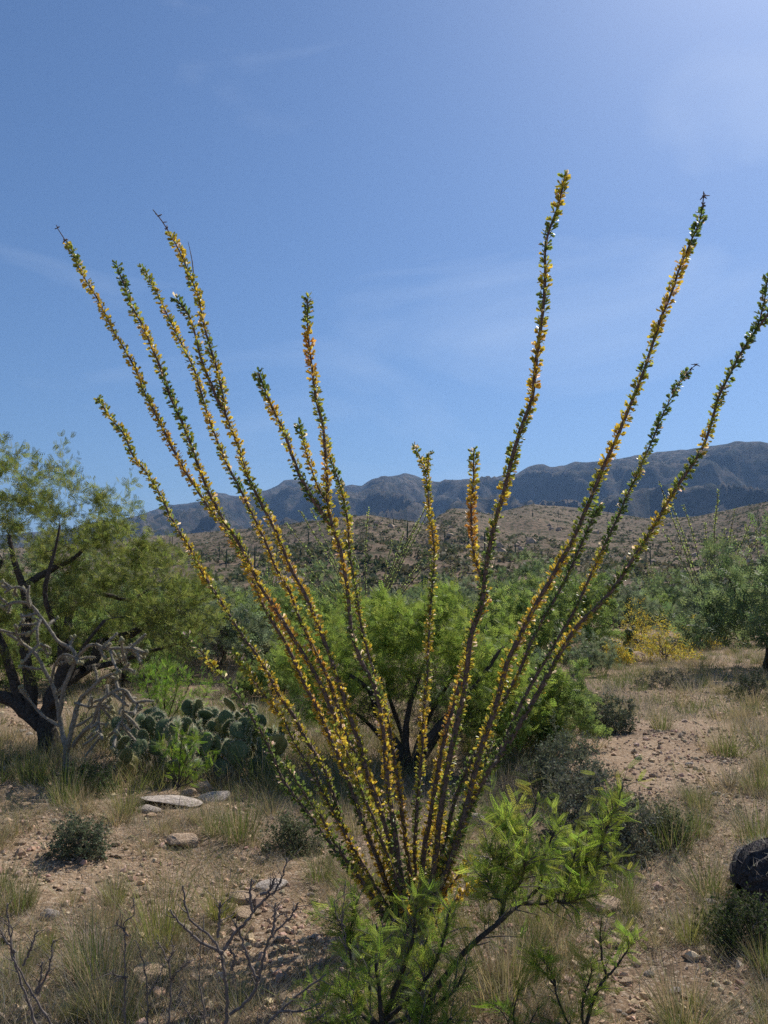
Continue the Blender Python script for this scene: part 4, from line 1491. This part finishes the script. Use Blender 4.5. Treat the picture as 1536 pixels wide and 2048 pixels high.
tuft(1450, 1510, 'green', 1.35, 'lone green grass tuft on the open bare soil')
tuft(1480, 1440, 'tan', 1.4, 'tan grass tuft beyond the lone green tuft')
tuft(1340, 1700, 'green', 1.5, 'big green grass clump beside the grey green shrub')
tuft(1520, 1690, 'green', 1.3, 'green grass clump just behind the dead barrel cactus')
tuft(255, 1630, 'yellow', 1.0, 'yellow green grass below the pale limestone slab end')
tuft(520, 1570, 'green', 1.4, 'dense green grass tuft at the prickly pear edge')
tuft(480, 1680, 'green', 1.3, 'dark green grass tuft behind the brown angular rock')
tuft(440, 1835, 'yellow', 1.0, 'bright yellow grass tuft behind the forking bare bush')
tuft(325, 1895, 'yellow', 1.2, 'tall yellow grass tuft behind the kinked bare shoot')
tuft(230, 1810, 'yellow', .7, 'short yellow grass tuft on the bare gravel edge')
tuft(40, 1820, 'green', .8, 'small green grass tuft by the pinkish white stone')
tuft(195, 1960, 'green', 1.1, 'green and tan grass clump among the bare shoots')
tuft(220, 2020, 'tan', 1.1, 'tan grass clump low beside the straight bare shoot')
tuft(1110, 1860, 'tan', 1.3, 'tall pale grass clump under the young mesquite')
tuft(1010, 1990, 'tan', 1.4, 'pale straw grass clump between the young mesquites')
tuft(1370, 2040, 'tan', 1.2, 'thin tan grass clump on the gravel by the seedling')
tuft(60, 1570, 'green', 1.3, 'green grass clump at the foot of the mesquite tree')
tuft(130, 1610, 'green', 1.2, 'green grass clump under the grey cholla')
tuft(20, 1480, 'tan', 1.2, 'tan grass clump on the soil beyond the mesquite')
tuft(1420, 1790, 'green', 1.0, 'thin green grass beside the dead barrel cactus')


def in_bare(px, py):
    return any(((px - a) / c) ** 2 + ((py - b) / d) ** 2 < 1 for a, b, c, d in BARE)


rg = np.random.default_rng(42)
cnt = 0
KN = {'tan': 0, 'green': 0, 'grey': 0, 'yellow': 0}
while cnt < 262:
    px, py = rg.uniform(-60, 1600), 1425 + 650 * rg.random()
    if in_bare(px, py) and rg.random() < 0.9:
        continue
    if abs(px - 815) < 70 and 1840 < py < 1900:
        continue
    g = Gp(px, py)
    if mnoise.noise(Vector((g[0] * .7, g[1] * .7, 9))) < rg.uniform(-.5, .1):
        continue
    kind = rg.choice(['tan', 'grey', 'green', 'yellow'], p=[.36, .36, .2, .08])
    KN[kind] += 1
    tuft_at(g, kind, rg.uniform(.45, 1.0) * (.75 if py > 1800 else 1.0 if py > 1500 else 1.25))
    cnt += 1
for lst in TUFTS.values():
    for o in lst:
        bpy.data.objects.remove(o)


def build_litter():
    """fallen straw and short dry grass between the tufts"""
    rng = np.random.default_rng(51)
    n = 130000
    Y = 2.2 + 22 * rng.random(n) ** 1.6
    X = rng.uniform(-0.58, 0.58, n) * Y
    ok = []
    for x, y in zip(X, Y):
        v = mnoise.noise(Vector((x * .7, y * .7, 9))) + 0.5 * mnoise.noise(Vector((x * 2.2, y * 2.2, 3)))
        ok.append(v + rng.uniform(-.4, .5) > -0.12)
    # thin out over the bare patches
    cc, ss = math.cos(PITCH), math.sin(PITCH)
    fy = Y * cc - EYE * ss
    pu = 768 + F * X / fy
    pv = 1024 - F * (-Y * ss - EYE * cc) / fy
    br = np.zeros(n, bool)
    for a, b, c, d in BARE:
        br |= ((pu - a) / c) ** 2 + ((pv - b) / d) ** 2 < 1
    ok = np.array(ok) & (~br | (rng.random(n) < 0.12))
    X, Y = X[ok], Y[ok]
    n = len(X)
    Z = np.array([gh(a, b) for a, b in zip(X, Y)])
    a = rng.random(n) * 2 * np.pi
    lie = rng.random(n) < 0.6
    D = np.stack([np.cos(a), np.sin(a), np.where(lie, rng.uniform(0.0, .25, n), rng.uniform(.5, 2.2, n))], 1)
    D = unit(D)
    S = unit(np.cross(D, np.array([0, 0, 1.0])) + rng.normal(size=(n, 3)) * .2)
    S = unit(S - (S * D).sum(-1, keepdims=True) * D)
    L = rng.uniform(.04, .17, n)
    c = jitter((0.37, 0.30, 0.20), n, rng, .08, .35)
    g = rng.random(n) < .3
    c[g] = jitter((0.30, 0.27, 0.235), int(g.sum()), rng, .06, .3)
    g = (~lie) & (rng.random(n) < .22)
    c[g] = jitter((0.17, 0.20, 0.06), int(g.sum()), rng, .1, .3)
    mb = MB()
    B = blade_T(2, .3)
    wd = 0.0016 + 0.0004 * Y
    inst(mb, B[0], B[1], np.stack([X, Y, Z + .004], 1), D, S, np.stack([L, wd, L * rng.uniform(-.1, .8, n)], 1), c)
    o = mb.build('dry_grass', M_grass)
    tag(o, 'thin straw and short dry grass covering the soil', 'grass', kind='stuff')


build_litter()


def grass_mass(seed, n, y0, yr, K, hmin, hmax, bw, name, label, pal, pw=1.2, lean=.5):
    rng = np.random.default_rng(seed)
    Y = y0 + yr * rng.random(n) ** pw
    X = rng.uniform(-0.6, 0.6, n) * Y
    cc, ss = math.cos(PITCH), math.sin(PITCH)
    fy = Y * cc - EYE * ss
    pu = 768 + F * X / fy
    pv = 1024 - F * (-Y * ss - EYE * cc) / fy
    br = np.zeros(n, bool)
    for a, b, c, d in BARE:
        br |= ((pu - a) / c) ** 2 + ((pv - b) / d) ** 2 < 1
    ok = ~br | (rng.random(n) < .06)
    X, Y = X[ok], Y[ok]
    n = len(X)
    m = np.repeat(np.arange(n), K)
    a = rng.random(n * K) * 2 * np.pi
    r = (.05 + .22 * rng.random(n))[m] * np.sqrt(rng.random(n * K))
    x, y = X[m] + r * np.cos(a), Y[m] + r * np.sin(a)
    Z = np.array([gh(p, q) for p, q in zip(X, Y)])[m]
    D = unit(np.stack([np.cos(a) * lean, np.sin(a) * lean, np.ones(n * K)], 1) + rng.normal(size=(n * K, 3)) * .3)
    S = perp(D, rng)
    L = (rng.uniform(hmin, hmax, n))[m] * rng.uniform(.4, 1.1, n * K)
    pal = np.array(pal)
    c = pal[rng.integers(0, len(pal), n)][m] * rng.uniform(.7, 1.25, (n * K, 1))
    B = blade_T(1, .3)
    mb = MB()
    inst(mb, B[0], B[1], np.stack([x, y, Z], 1), D, S, np.stack([L, np.full(n * K, bw), L * .5], 1), c)
    tag(mb.build(name, M_grass), label, 'grass', kind='stuff')


grass_mass(52, 3200, 6.5, 27, 46, .12, .36, .006, 'straw_grass', 'straw coloured grass growing between the far bushes', [TAN, GREY, GREY, TAN, OLIVE, GGRN])
grass_mass(53, 1500, 2.6, 7.0, 60, .05, .17, .0024, 'dead_thatch', 'grey thatch of short dead grass between the near plants', [GREY, GREY, TAN, (0.25, 0.21, 0.17), OLIVE], 1.0, 1.1)


def low_shrub(label, px, py, wpx, hpx, leaf, seed, n=120, per_tw=9, per_leaf=7, size=.016, col2=None, f2=0, name='low_shrub', twl=.08, tpl=DIAMOND, bark=None, group=None, up=.3, lm=None):
    rng = np.random.default_rng(seed)
    b = Gp(px, py)
    k = b[1] / F
    w, h = wpx * k / 2, hpx * k
    L, R = stems_from(b, 6, rng, w * .55, h * .6, .012 * (h / .4) ** .5, .3)
    tg = dome(n, b, (w, w * .8, h), rng, 0.02 * h, .3)
    return woody(name, label, 'shrub', group, b, L, R, tg, rng, leaf, per_tw=per_tw, tw_len=twl, per_leaf=per_leaf, leaf_size=size, tpl=tpl, col2=col2, f2=f2, lm=lm or M_scrub, bark=bark or M_twig, sides=5, rk=.006, up=up)


GG = (0.165, 0.185, 0.12)
low_shrub('rounded grey green shrub alone on the open soil', 1215, 1462, 140, 80, GG, 1, 130, size=.028)
low_shrub('wide grey green shrub behind the bright young mesquite', 1190, 1715, 300, 205, (0.175, 0.185, 0.135), 2, 300, 11, 7, .021)
low_shrub('smaller grey green shrub with dry stalks by the ocotillo canes', 1120, 1590, 200, 140, GG, 3, 190, 10, 7, .022)
low_shrub('low dark shrub with scaly leaves around the dead barrel cactus', 1500, 1890, 190, 90, (0.075, 0.10, 0.035), 4, 150, 10, 6, .018)
low_shrub('small grey green shrub casting shade on bare gravel', 155, 1712, 110, 85, (0.15, 0.18, 0.105), 5, 130, 9, 7, .018)
low_shrub('sparse greenish bushlet beside the young mesquite tips', 1330, 1690, 110, 90, (0.16, 0.19, 0.09), 6, 110, 9, 6, .018)
low_shrub('dark leafy bushlet under the cholla branches', 175, 1590, 130, 75, (0.065, 0.10, 0.035), 7, 90, 8, 6, .02)
low_shrub('thin green bush growing behind the cholla branches', 190, 1490, 120, 105, (0.13, 0.17, 0.055), 8, 90, 8, 5, .02)
low_shrub('low bright green bush between the ocotillo canes and prickly pear', 620, 1440, 170, 85, (0.115, 0.19, 0.045), 9, 120, 9, 5, .03)
low_shrub('bare purplish twiggy bush beyond the prickly pear', 475, 1395, 110, 75, (0.08, 0.07, 0.06), 10, 130, 8, 2, .012)
low_shrub('grey twiggy bush under the ocotillo canes', 1035, 1610, 130, 80, (0.13, 0.12, 0.10), 11, 120, 8, 2, .012)
low_shrub('dull green shrub beside the tan rock in dry grass', 590, 1700, 120, 70, (0.14, 0.165, 0.085), 12, 110, 9, 6, .018)
low_shrub('dark shrub at the edge of the open soil beyond grass', 1510, 1400, 120, 70, (0.07, 0.09, 0.05), 13, 90, 8, 6, .025)
low_shrub('grey shrub in dry grass past the open soil', 1330, 1375, 130, 45, (0.12, 0.125, 0.09), 14, 90, 8, 5, .025)
YB = (0.56, 0.42, 0.06)
for i, (px, py, w, h, lb) in enumerate([(1330, 1322, 150, 95, 'largest yellow leaved bush beside the rock pile'), (1280, 1300, 110, 105, 'tall thin bush with yellow leaves behind the rock pile'),
                                        (1400, 1300, 120, 70, 'yellow leaved bush next to the grey green mesquite'), (1235, 1330, 70, 45, 'small yellow bush among the prickly pear pads')]):
    low_shrub(lb, px, py, w, h, YB, 30 + i, 115, 7, 4, .048, col2=(0.34, 0.34, 0.08), f2=.4, lm=M_leaf, name='yellow_bush', twl=.16, tpl=SPAT)


# ------------------------------------------------------------------ dead barrel cactus
def build_barrel():
    b = Gp(1520, 1812)
    mb = MB()
    nr, ns = 26, 60
    V = []
    ax = unit(np.array([1.0, 0.25, 0.18]))
    sd = unit(np.cross(np.array([0, 0, 1.0]), ax))
    up = np.cross(ax, sd)
    Lh, R = 0.24, 0.165
    for i in range(nr):
        t = -1 + 2 * i / (nr - 1)
        pr = max(0.02, 1 - abs(t) ** 3.2) ** .5
        for j in range(ns):
            a = j / ns * 2 * np.pi
            rib = 1 + 0.13 * math.cos(a * 15) + 0.02 * mnoise.noise(Vector((t * 5, a * 3, 1)))
            V.append(ax * t * Lh + (sd * math.cos(a) + up * math.sin(a)) * R * pr * rib)
    V = np.array(V)
    idx = np.arange(nr * ns).reshape(nr, ns)
    f = np.stack([idx[:-1], np.roll(idx[:-1], -1, 1), np.roll(idx[1:], -1, 1), idx[1:]], -1).reshape(-1, 4)
    mb.add(V, [f])
    root = empty('barrel_cactus', b)
    tag(root, 'dark dead barrel cactus lying on its side in low shrubs', 'cactus')
    o = mb.build('body', M_dead, root)
    o.location = (0.10, 0, 0.15)
    rng = np.random.default_rng(2)
    sb = MB()
    pick = V.reshape(nr, ns, 3)[2:-2, ::4].reshape(-1, 3)
    pick = np.repeat(pick, 3, 0)
    D = unit(pick - ax * (pick @ ax)[:, None] + rng.normal(size=pick.shape) * .08)
    S = perp(D, rng)
    inst(sb, np.array([(0, -.03, 0), (0, .03, 0), (1, 0, .2)]), [np.array([(0, 1, 2)])], pick, D, S, rng.uniform(.025, .06, len(pick)), jitter((0.34, 0.31, 0.30), len(pick), rng))
    s = sb.build('spines', M_spine, o)
    tag(s, kind='stuff')


build_barrel()


# ------------------------------------------------------------------ middle distance: bushes and ocotillos
def proto_bush(seed, w, d, h, leaf, col2, n=150, per_tw=6, tw=.22, per=4, size=.125, name='mesquite_bush', tpl=PINNA_FAR, lm=None, nst=5):
    rng = np.random.default_rng(seed)
    b = np.zeros(3)
    L, R = stems_from(b, nst, rng, w * .5, h * .6, .05, .4)
    tg = dome(n, b + np.array([0, 0, h * .12]), (w, d, h * .88), rng, .06 * h, .35)
    return woody(name, 'x', 'bush', None, b, L, R, tg, rng, leaf, per_tw=per_tw, tw_len=tw, per_leaf=per, leaf_size=size, tpl=tpl, col2=col2, f2=.35, sides=5, own_leaves=4, lm=lm)


PB = [proto_bush(201, 1.5, 1.4, 1.9, (0.17, 0.23, 0.075), (0.22, 0.28, 0.09)), proto_bush(202, 1.8, 1.5, 2.2, (0.14, 0.19, 0.09), (0.18, 0.23, 0.11)),
      proto_bush(203, 1.4, 1.3, 1.5, (0.19, 0.26, 0.075), (0.24, 0.30, 0.09)), proto_bush(204, 1.7, 1.6, 2.0, (0.15, 0.19, 0.115), (0.19, 0.22, 0.14))]


def bush(px, py, k, s, label, group=None, rz=None, sz=1.0):
    g = Gp(px, py)
    bush_at(g, k, s, label, group, rz, sz)


def bush_at(g, k, s, label, group=None, rz=None, sz=1.0):
    c = copy_tree(PB[k])
    c.location = (g[0], g[1], g[2] - .02)
    c.rotation_euler = (0, 0, rz if rz is not None else (g[0] * 7.7 + g[1]) % 6.28)
    c.scale = (s, s, s * sz)
    c['label'] = label
    if group:
        c['group'] = group


bush(1545, 1345, 1, 1.35, 'large dull green mesquite overhanging dry grass beside the yellow bushes', sz=1.05)
bush(1440, 1290, 3, 1.25, 'grey green mesquite crowding behind the yellow bushes')
bush(1130, 1305, 0, 1.25, 'green mesquite bush behind the small prickly pear')
bush(1010, 1310, 2, 1.2, 'green bush beside the leafy mesquite and dark canes')
bush(1060, 1270, 1, 1.3, 'dull green bush in the thicket behind the ocotillo canes')
bush(520, 1330, 0, 1.0, 'green bush with dark twigs beyond the purplish twigs')
bush(430, 1345, 3, 1.0, 'grey green bush behind the mesquite limb ends')
bush(600, 1310, 2, 1.15, 'bright green bush in the gap between ocotillo canes')
bush(250, 1370, 0, 1.0, 'olive bush seen under the mesquite limbs')
bush(-20, 1385, 2, 1.1, 'green bush behind the low mesquite limb')
bush(1210, 1265, 3, 1.3, 'grey green bush above the rock pile')
bush(1330, 1250, 1, 1.2, 'dull green bush below the distant fan ocotillo')
bush(910, 1255, 3, 1.3, 'grey green bush with dark twigs behind the thin cane')
bush(660, 1262, 1, 1.3, 'dull green bush at the foot of the green leafless ocotillo')
bush(120, 1300, 1, 1.4, 'dull green bush far behind the mesquite trunk')
bush(560, 1395, 2, .55, 'low green bush between the purplish twigs and the leafy mesquite')
bush(1075, 1500, 0, .55, 'small mesquite bush beside the wide leafy one, above the grey twigs')
bush(1000, 1440, 3, .6, 'grey green bush half hidden by the dark leaning canes')
bush(690, 1370, 0, .7, 'olive bush tucked behind the leafy mesquite stems')
bush(380, 1320, 1, .9, 'dull green bush between the mesquite tree and the small ocotillo fan')
bush(1160, 1350, 3, .5, 'low grey green bush in straw before the rock pile')
bush(470, 1300, 2, 1.0, 'bright green bush beside the small ocotillo fan')
rg = np.random.default_rng(64)
BAND = [(26, 40, 34), (40, 75, 66)]
for y0, y1, n in BAND:
    for k in range(n):
        Y = rg.uniform(y0, y1)
        X = rg.uniform(-.62, .62) * Y
        ty = rg.choice([0, 1, 2, 3], p=[.2, .35, .1, .35])
        bush_at((X, Y, gh(X, Y) if Y < 62 else gh(X, Y)), int(ty), rg.uniform(.6, 1.05), ['olive green bush in the distant thicket', 'dull dark green bush in the distant thicket', 'bright green bush in the distant thicket', 'grey green bush in the distant thicket'][ty],
                ['olive bushes in the thicket', 'dark green bushes in the thicket', 'bright green bushes in the thicket', 'grey green bushes in the thicket'][ty], sz=rg.uniform(.75, 1.0))
for o in PB:
    for ch in list(o.children):
        bpy.data.objects.remove(ch)
    bpy.data.objects.remove(o)


def far_ocotillo(label, base, tips, seed, r=.022, leaf=(0.32, 0.38, 0.14), size=.07, bow=.06):
    rng = np.random.default_rng(seed)
    root = empty('ocotillo', base)
    tag(root, label, 'ocotillo')
    for t in tips:
        t = np.asarray(t) - base
        s = np.linspace(0, 1, 6)[:, None]
        side = np.array([t[0], t[1], 0])
        p = t * s + side * (-(0.16) * np.sin(np.pi * s)) * 0.6 + rng.normal(size=3) * bow * np.sin(np.pi * s) + rng.normal(size=(6, 3)) * 0.025 * np.sin(np.pi * s)
        q = crom(p, 24)
        mb = MB()
        tubes(mb, q, np.linspace(r, r * .5, 24), 5, knob=.2, rng=rng)
        c = mb.build('cane', M_cane, root)
        lb = MB()
        n = int(np.linalg.norm(t) / .016)
        A, D = sample_along(q[None], n, rng, .08)
        D2 = unit(D * .7 + perp(D, rng) * .8)
        inst(lb, DIAMOND[0], DIAMOND[1], A, D2, perp(D2, rng), size * rng.uniform(.6, 1.2, n), jitter(leaf, n, rng, .12, .35))
        tag(lb.build('leaves', M_leaf, c), kind='stuff')


b = Gp(735, 1292)
Y = b[1]
far_ocotillo('green leafed ocotillo rising behind the leafy mesquite bush', b,
             [P(x, y, Y + d) for x, y, d in [(572, 1047, .5), (600, 1022, -.5), (622, 1018, .8), (703, 1050, .3), (737, 1016, -.4), (786, 1080, .6), (838, 1040, -.3), (850, 1018, .4), (856, 1024, .9), (845, 1120, -.5), (548, 1100, -.4), (610, 1130, -.9), (870, 1105, -.8), (808, 1062, -.9), (640, 1085, 1.2), (830, 1060, 1.1)]], 71, .021)
b = Gp(1425, 1290)
Y = b[1]
far_ocotillo('tall thin caned ocotillo standing behind the grey green mesquite', b,
             [P(x, y, Y + d) for x, y, d in [(1318, 962, .5), (1345, 1015, -.5), (1366, 1010, .6), (1437, 980, .2), (1436, 1000, -.3), (1470, 1020, .5), (1410, 1045, -.7), (1325, 1060, -.4), (1505, 1035, .8), (1540, 1030, .2), (1450, 1055, 1.)]], 72, .02)
b = Gp(1530, 1275)
Y = b[1]
far_ocotillo('dense fan ocotillo rising behind the large dull green mesquite', b,
             [P(x, y, Y + d) for x, y, d in [(1465, 1060, .3), (1490, 1045, -.4), (1512, 1050, .6), (1535, 1035, .1), (1550, 1050, -.5), (1570, 1060, .4), (1590, 1070, .2), (1475, 1080, .9)]], 73, .02)
rg = np.random.default_rng(88)
for i, (px, py, h, n, lab) in enumerate([(1307, 1222, 3.6, 18, 'narrow fan of green ocotillo canes below the open hillside'), (530, 1262, 2.9, 16, 'small fan of ocotillo canes between two tall yellow canes'), (905, 1220, 3.4, 15, 'pale green ocotillo fan beside the forked yellow cane'),
                                         (1030, 1215, 3.2, 14, 'pale ocotillo fan behind the thick leaning cane'), (1180, 1220, 3.0, 13, 'dusky ocotillo fan behind the dark green canes'), (1090, 1210, 3.4, 12, 'thin ocotillo fan at the foot of the stony hill'), (1390, 1215, 3.3, 13, 'thin ocotillo fan under the green hillside'), (980, 1235, 2.8, 14, 'low ocotillo fan in the thicket behind the forked cane')]):
    b = Gp(px, py)
    tips = []
    for k in range(n):
        a = rg.uniform(0, 6.28)
        s = h * .42 * math.sqrt(rg.random())
        tips.append(b + np.array([math.cos(a) * s, math.sin(a) * s, h * rg.uniform(.75, 1.05)]))
    far_ocotillo(lab, b, tips, 90 + i, .024, size=.07)


# ------------------------------------------------------------------ hillside scrub and saguaros
def surf(grid, n, rng, tmin=0.0, tmax=1.0, pxmin=-0.56, pxmax=0.56):
    nt, na, _ = grid.shape
    rows = nt - 9
    j = rng.uniform(tmin, tmax, n) * (rows - 1)
    i = rng.random(n) * (na - 2)
    j0, i0 = j.astype(int), i.astype(int)
    fj, fi = (j - j0)[:, None], (i - i0)[:, None]
    p = (grid[j0, i0] * (1 - fi) + grid[j0, i0 + 1] * fi) * (1 - fj) + (grid[j0 + 1, i0] * (1 - fi) + grid[j0 + 1, i0 + 1] * fi) * fj
    u = p[:, 0] / p[:, 1]
    return p[(u > pxmin) & (u < pxmax)]


def scrub(name, pts, size, facets, cols, seed, label, mat=None, flat=.75):
    rng = np.random.default_rng(seed)
    n = len(pts)
    s = size * (0.35 + 1.3 * rng.random(n) ** 2.2)
    m = np.repeat(np.arange(n), facets)
    d = rdirs(len(m), rng)
    d[:, 2] = np.abs(d[:, 2])
    C = pts[m] + d * (s[m] * (0.35 + 0.65 * rng.random(len(m)) ** .5))[:, None] * np.array([1, 1, flat])
    D = rdirs(len(m), rng)
    S = perp(D, rng)
    cc = np.array(cols)[rng.integers(0, len(cols), n)] * rng.uniform(.7, 1.25, (n, 1))
    col = cc[m] * rng.uniform(.75, 1.2, (len(m), 1))
    T = np.array([(-.5, 0, 0), (0, -.42, .05), (.5, .05, 0), (.05, .45, -.05)])
    mb = MB()
    inst(mb, T, [np.array([(0, 1, 2, 3)])], C, D, S, s[m] * 0.62, col)
    o = mb.build(name, mat or M_scrub)
    tag(o, label, 'scrub', kind='stuff')


rg = np.random.default_rng(500)
SC = [(0.13, 0.155, 0.08), (0.15, 0.165, 0.09), (0.19, 0.17, 0.105), (0.11, 0.135, 0.065), (0.21, 0.185, 0.12)]
ph = surf(HILL, 52000, rg)
# the hill is greener and thicker on one flank
u = ph[:, 0] / ph[:, 1]
green = np.clip((u - .18) / .2, 0, 1)
keep = rg.random(len(ph)) < 0.42 + .7 * green + np.array([1.1 * mnoise.noise(Vector((p[0] * .03, p[1] * .012, 0))) + .7 * mnoise.noise(Vector((p[0] * .11, p[1] * .06, 5))) for p in ph])
scrub('hillside_scrub', ph[keep], 0.8, 12, SC, 501, 'low dark scrub dotted all over the stony foothill')
def build_outcrops():
    rng = np.random.default_rng(503)
    p = surf(HILL, 5200, rng, .1, .99)
    k = np.array([mnoise.noise(Vector((q[0] * .02, q[1] * .02, 8))) for q in p]) + rng.uniform(-.15, .15, len(p)) > .22
    p = p[k]
    v, f = ico(1)
    n = len(p)
    sz = .3 + 1.1 * rng.random(n) ** 3
    D = rdirs(n, rng)
    mb = MB()
    inst(mb, v * (1 + .2 * rng.normal(size=(len(v), 1))), [f], p, D, perp(D, rng), sz[:, None] * rng.uniform(.6, 1.3, (n, 3)), np.ones((n, 3)) * .5)
    tag(mb.build('outcrop_stones', M_rock, smooth=False), 'broken stones of the outcrops on the foothill', 'stones', kind='stuff')


build_outcrops()
pm = surf(MOUNT, 42000, rg, .02, .985)
keep = rg.random(len(pm)) < 0.55 + .5 * np.array([mnoise.noise(Vector((p[0] * .004, p[1] * .004, 3))) for p in pm])
scrub('mountain_scrub', pm[keep], 4.2, 5, [(0.05, 0.065, 0.035), (0.06, 0.07, 0.04), (0.07, 0.075, 0.045)], 502, 'far scrub and trees speckling the mountain slopes')


def saguaro_mesh(h, arms, seed):
    rng = np.random.default_rng(seed)
    r = .15
    b = MB()
    z = np.linspace(0, 1, 9)
    p = np.stack([0.03 * np.sin(z * 3 + seed), np.zeros(9), z * h], 1)
    tubes(b, p, r * np.array([.75, .9, 1, 1, 1, 1, .95, .8, .35]), 10, rng=rng, knob=.03)
    o = b.build('trunk', M_sag)
    kids = []
    for k in range(arms):
        a = rng.uniform(-.5, .5) + (0 if k % 2 else math.pi)
        z0 = h * rng.uniform(.4, .6)
        d = np.array([math.cos(a), math.sin(a), 0])
        q = np.array([[0, 0, z0], d * .35 + [0, 0, z0 + .02], d * .55 + [0, 0, z0 + .2], d * .58 + [0, 0, z0 + .6], d * .58 + [0, 0, min(h * .95, z0 + rng.uniform(1.1, 1.9))]])
        m = MB()
        tubes(m, crom(q, 12), np.interp(np.linspace(0, 1, 12), [0, .2, .9, 1], [.1, .14, .14, .05]), 8, rng=rng)
        kids.append(m.build('arm', M_sag))
    return o, kids


SG = [saguaro_mesh(5.0, 0, 1), saguaro_mesh(5.6, 1, 2), saguaro_mesh(6.2, 3, 3)]
rg = np.random.default_rng(9)


def saguaro(p, k, s, label, group=None):
    root = empty('saguaro', (p[0], p[1], p[2] - .15), rg.uniform(0, 6.28))
    for o in [SG[k][0]] + SG[k][1]:
        c = o.copy()
        COL.objects.link(c)
        c.parent = root
    root.scale = (s * rg.uniform(1.0, 1.25),) * 2 + (s,)
    tag(root, label, 'saguaro', group)


ps = np.concatenate([surf(HILL, 110, rg, .12, .55), surf(HILL, 110, rg, .55, .97), surf(HILL, 70, rg, .15, .6, .02, .35)])
for p in ps:
    k = int(rg.choice([0, 1, 2], p=[.72, .2, .08]))
    saguaro(p, k, rg.uniform(.4, .88), ['single column saguaro on the stony foothill', 'saguaro with one arm on the stony foothill', 'saguaro with several arms on the stony foothill'][k], ['columnar saguaros on the foothill', 'one armed saguaros on the foothill', 'many armed saguaros on the foothill'][k])
for px, py, top, lab in [(619, 1235, 1158, 'pale young saguaro column standing behind the ocotillo thicket'), (783, 1232, 1168, 'stout saguaro with rounded top behind the leafy mesquite bush')]:
    g = Gp(px, py)
    h = P(px, top, g[1])[2] - g[2]
    saguaro(g, 0, h / 5.0, lab)
for o, ks in SG:
    for q in ks:
        bpy.data.objects.remove(q)
    bpy.data.objects.remove(o)
bpy.context.view_layer.update()
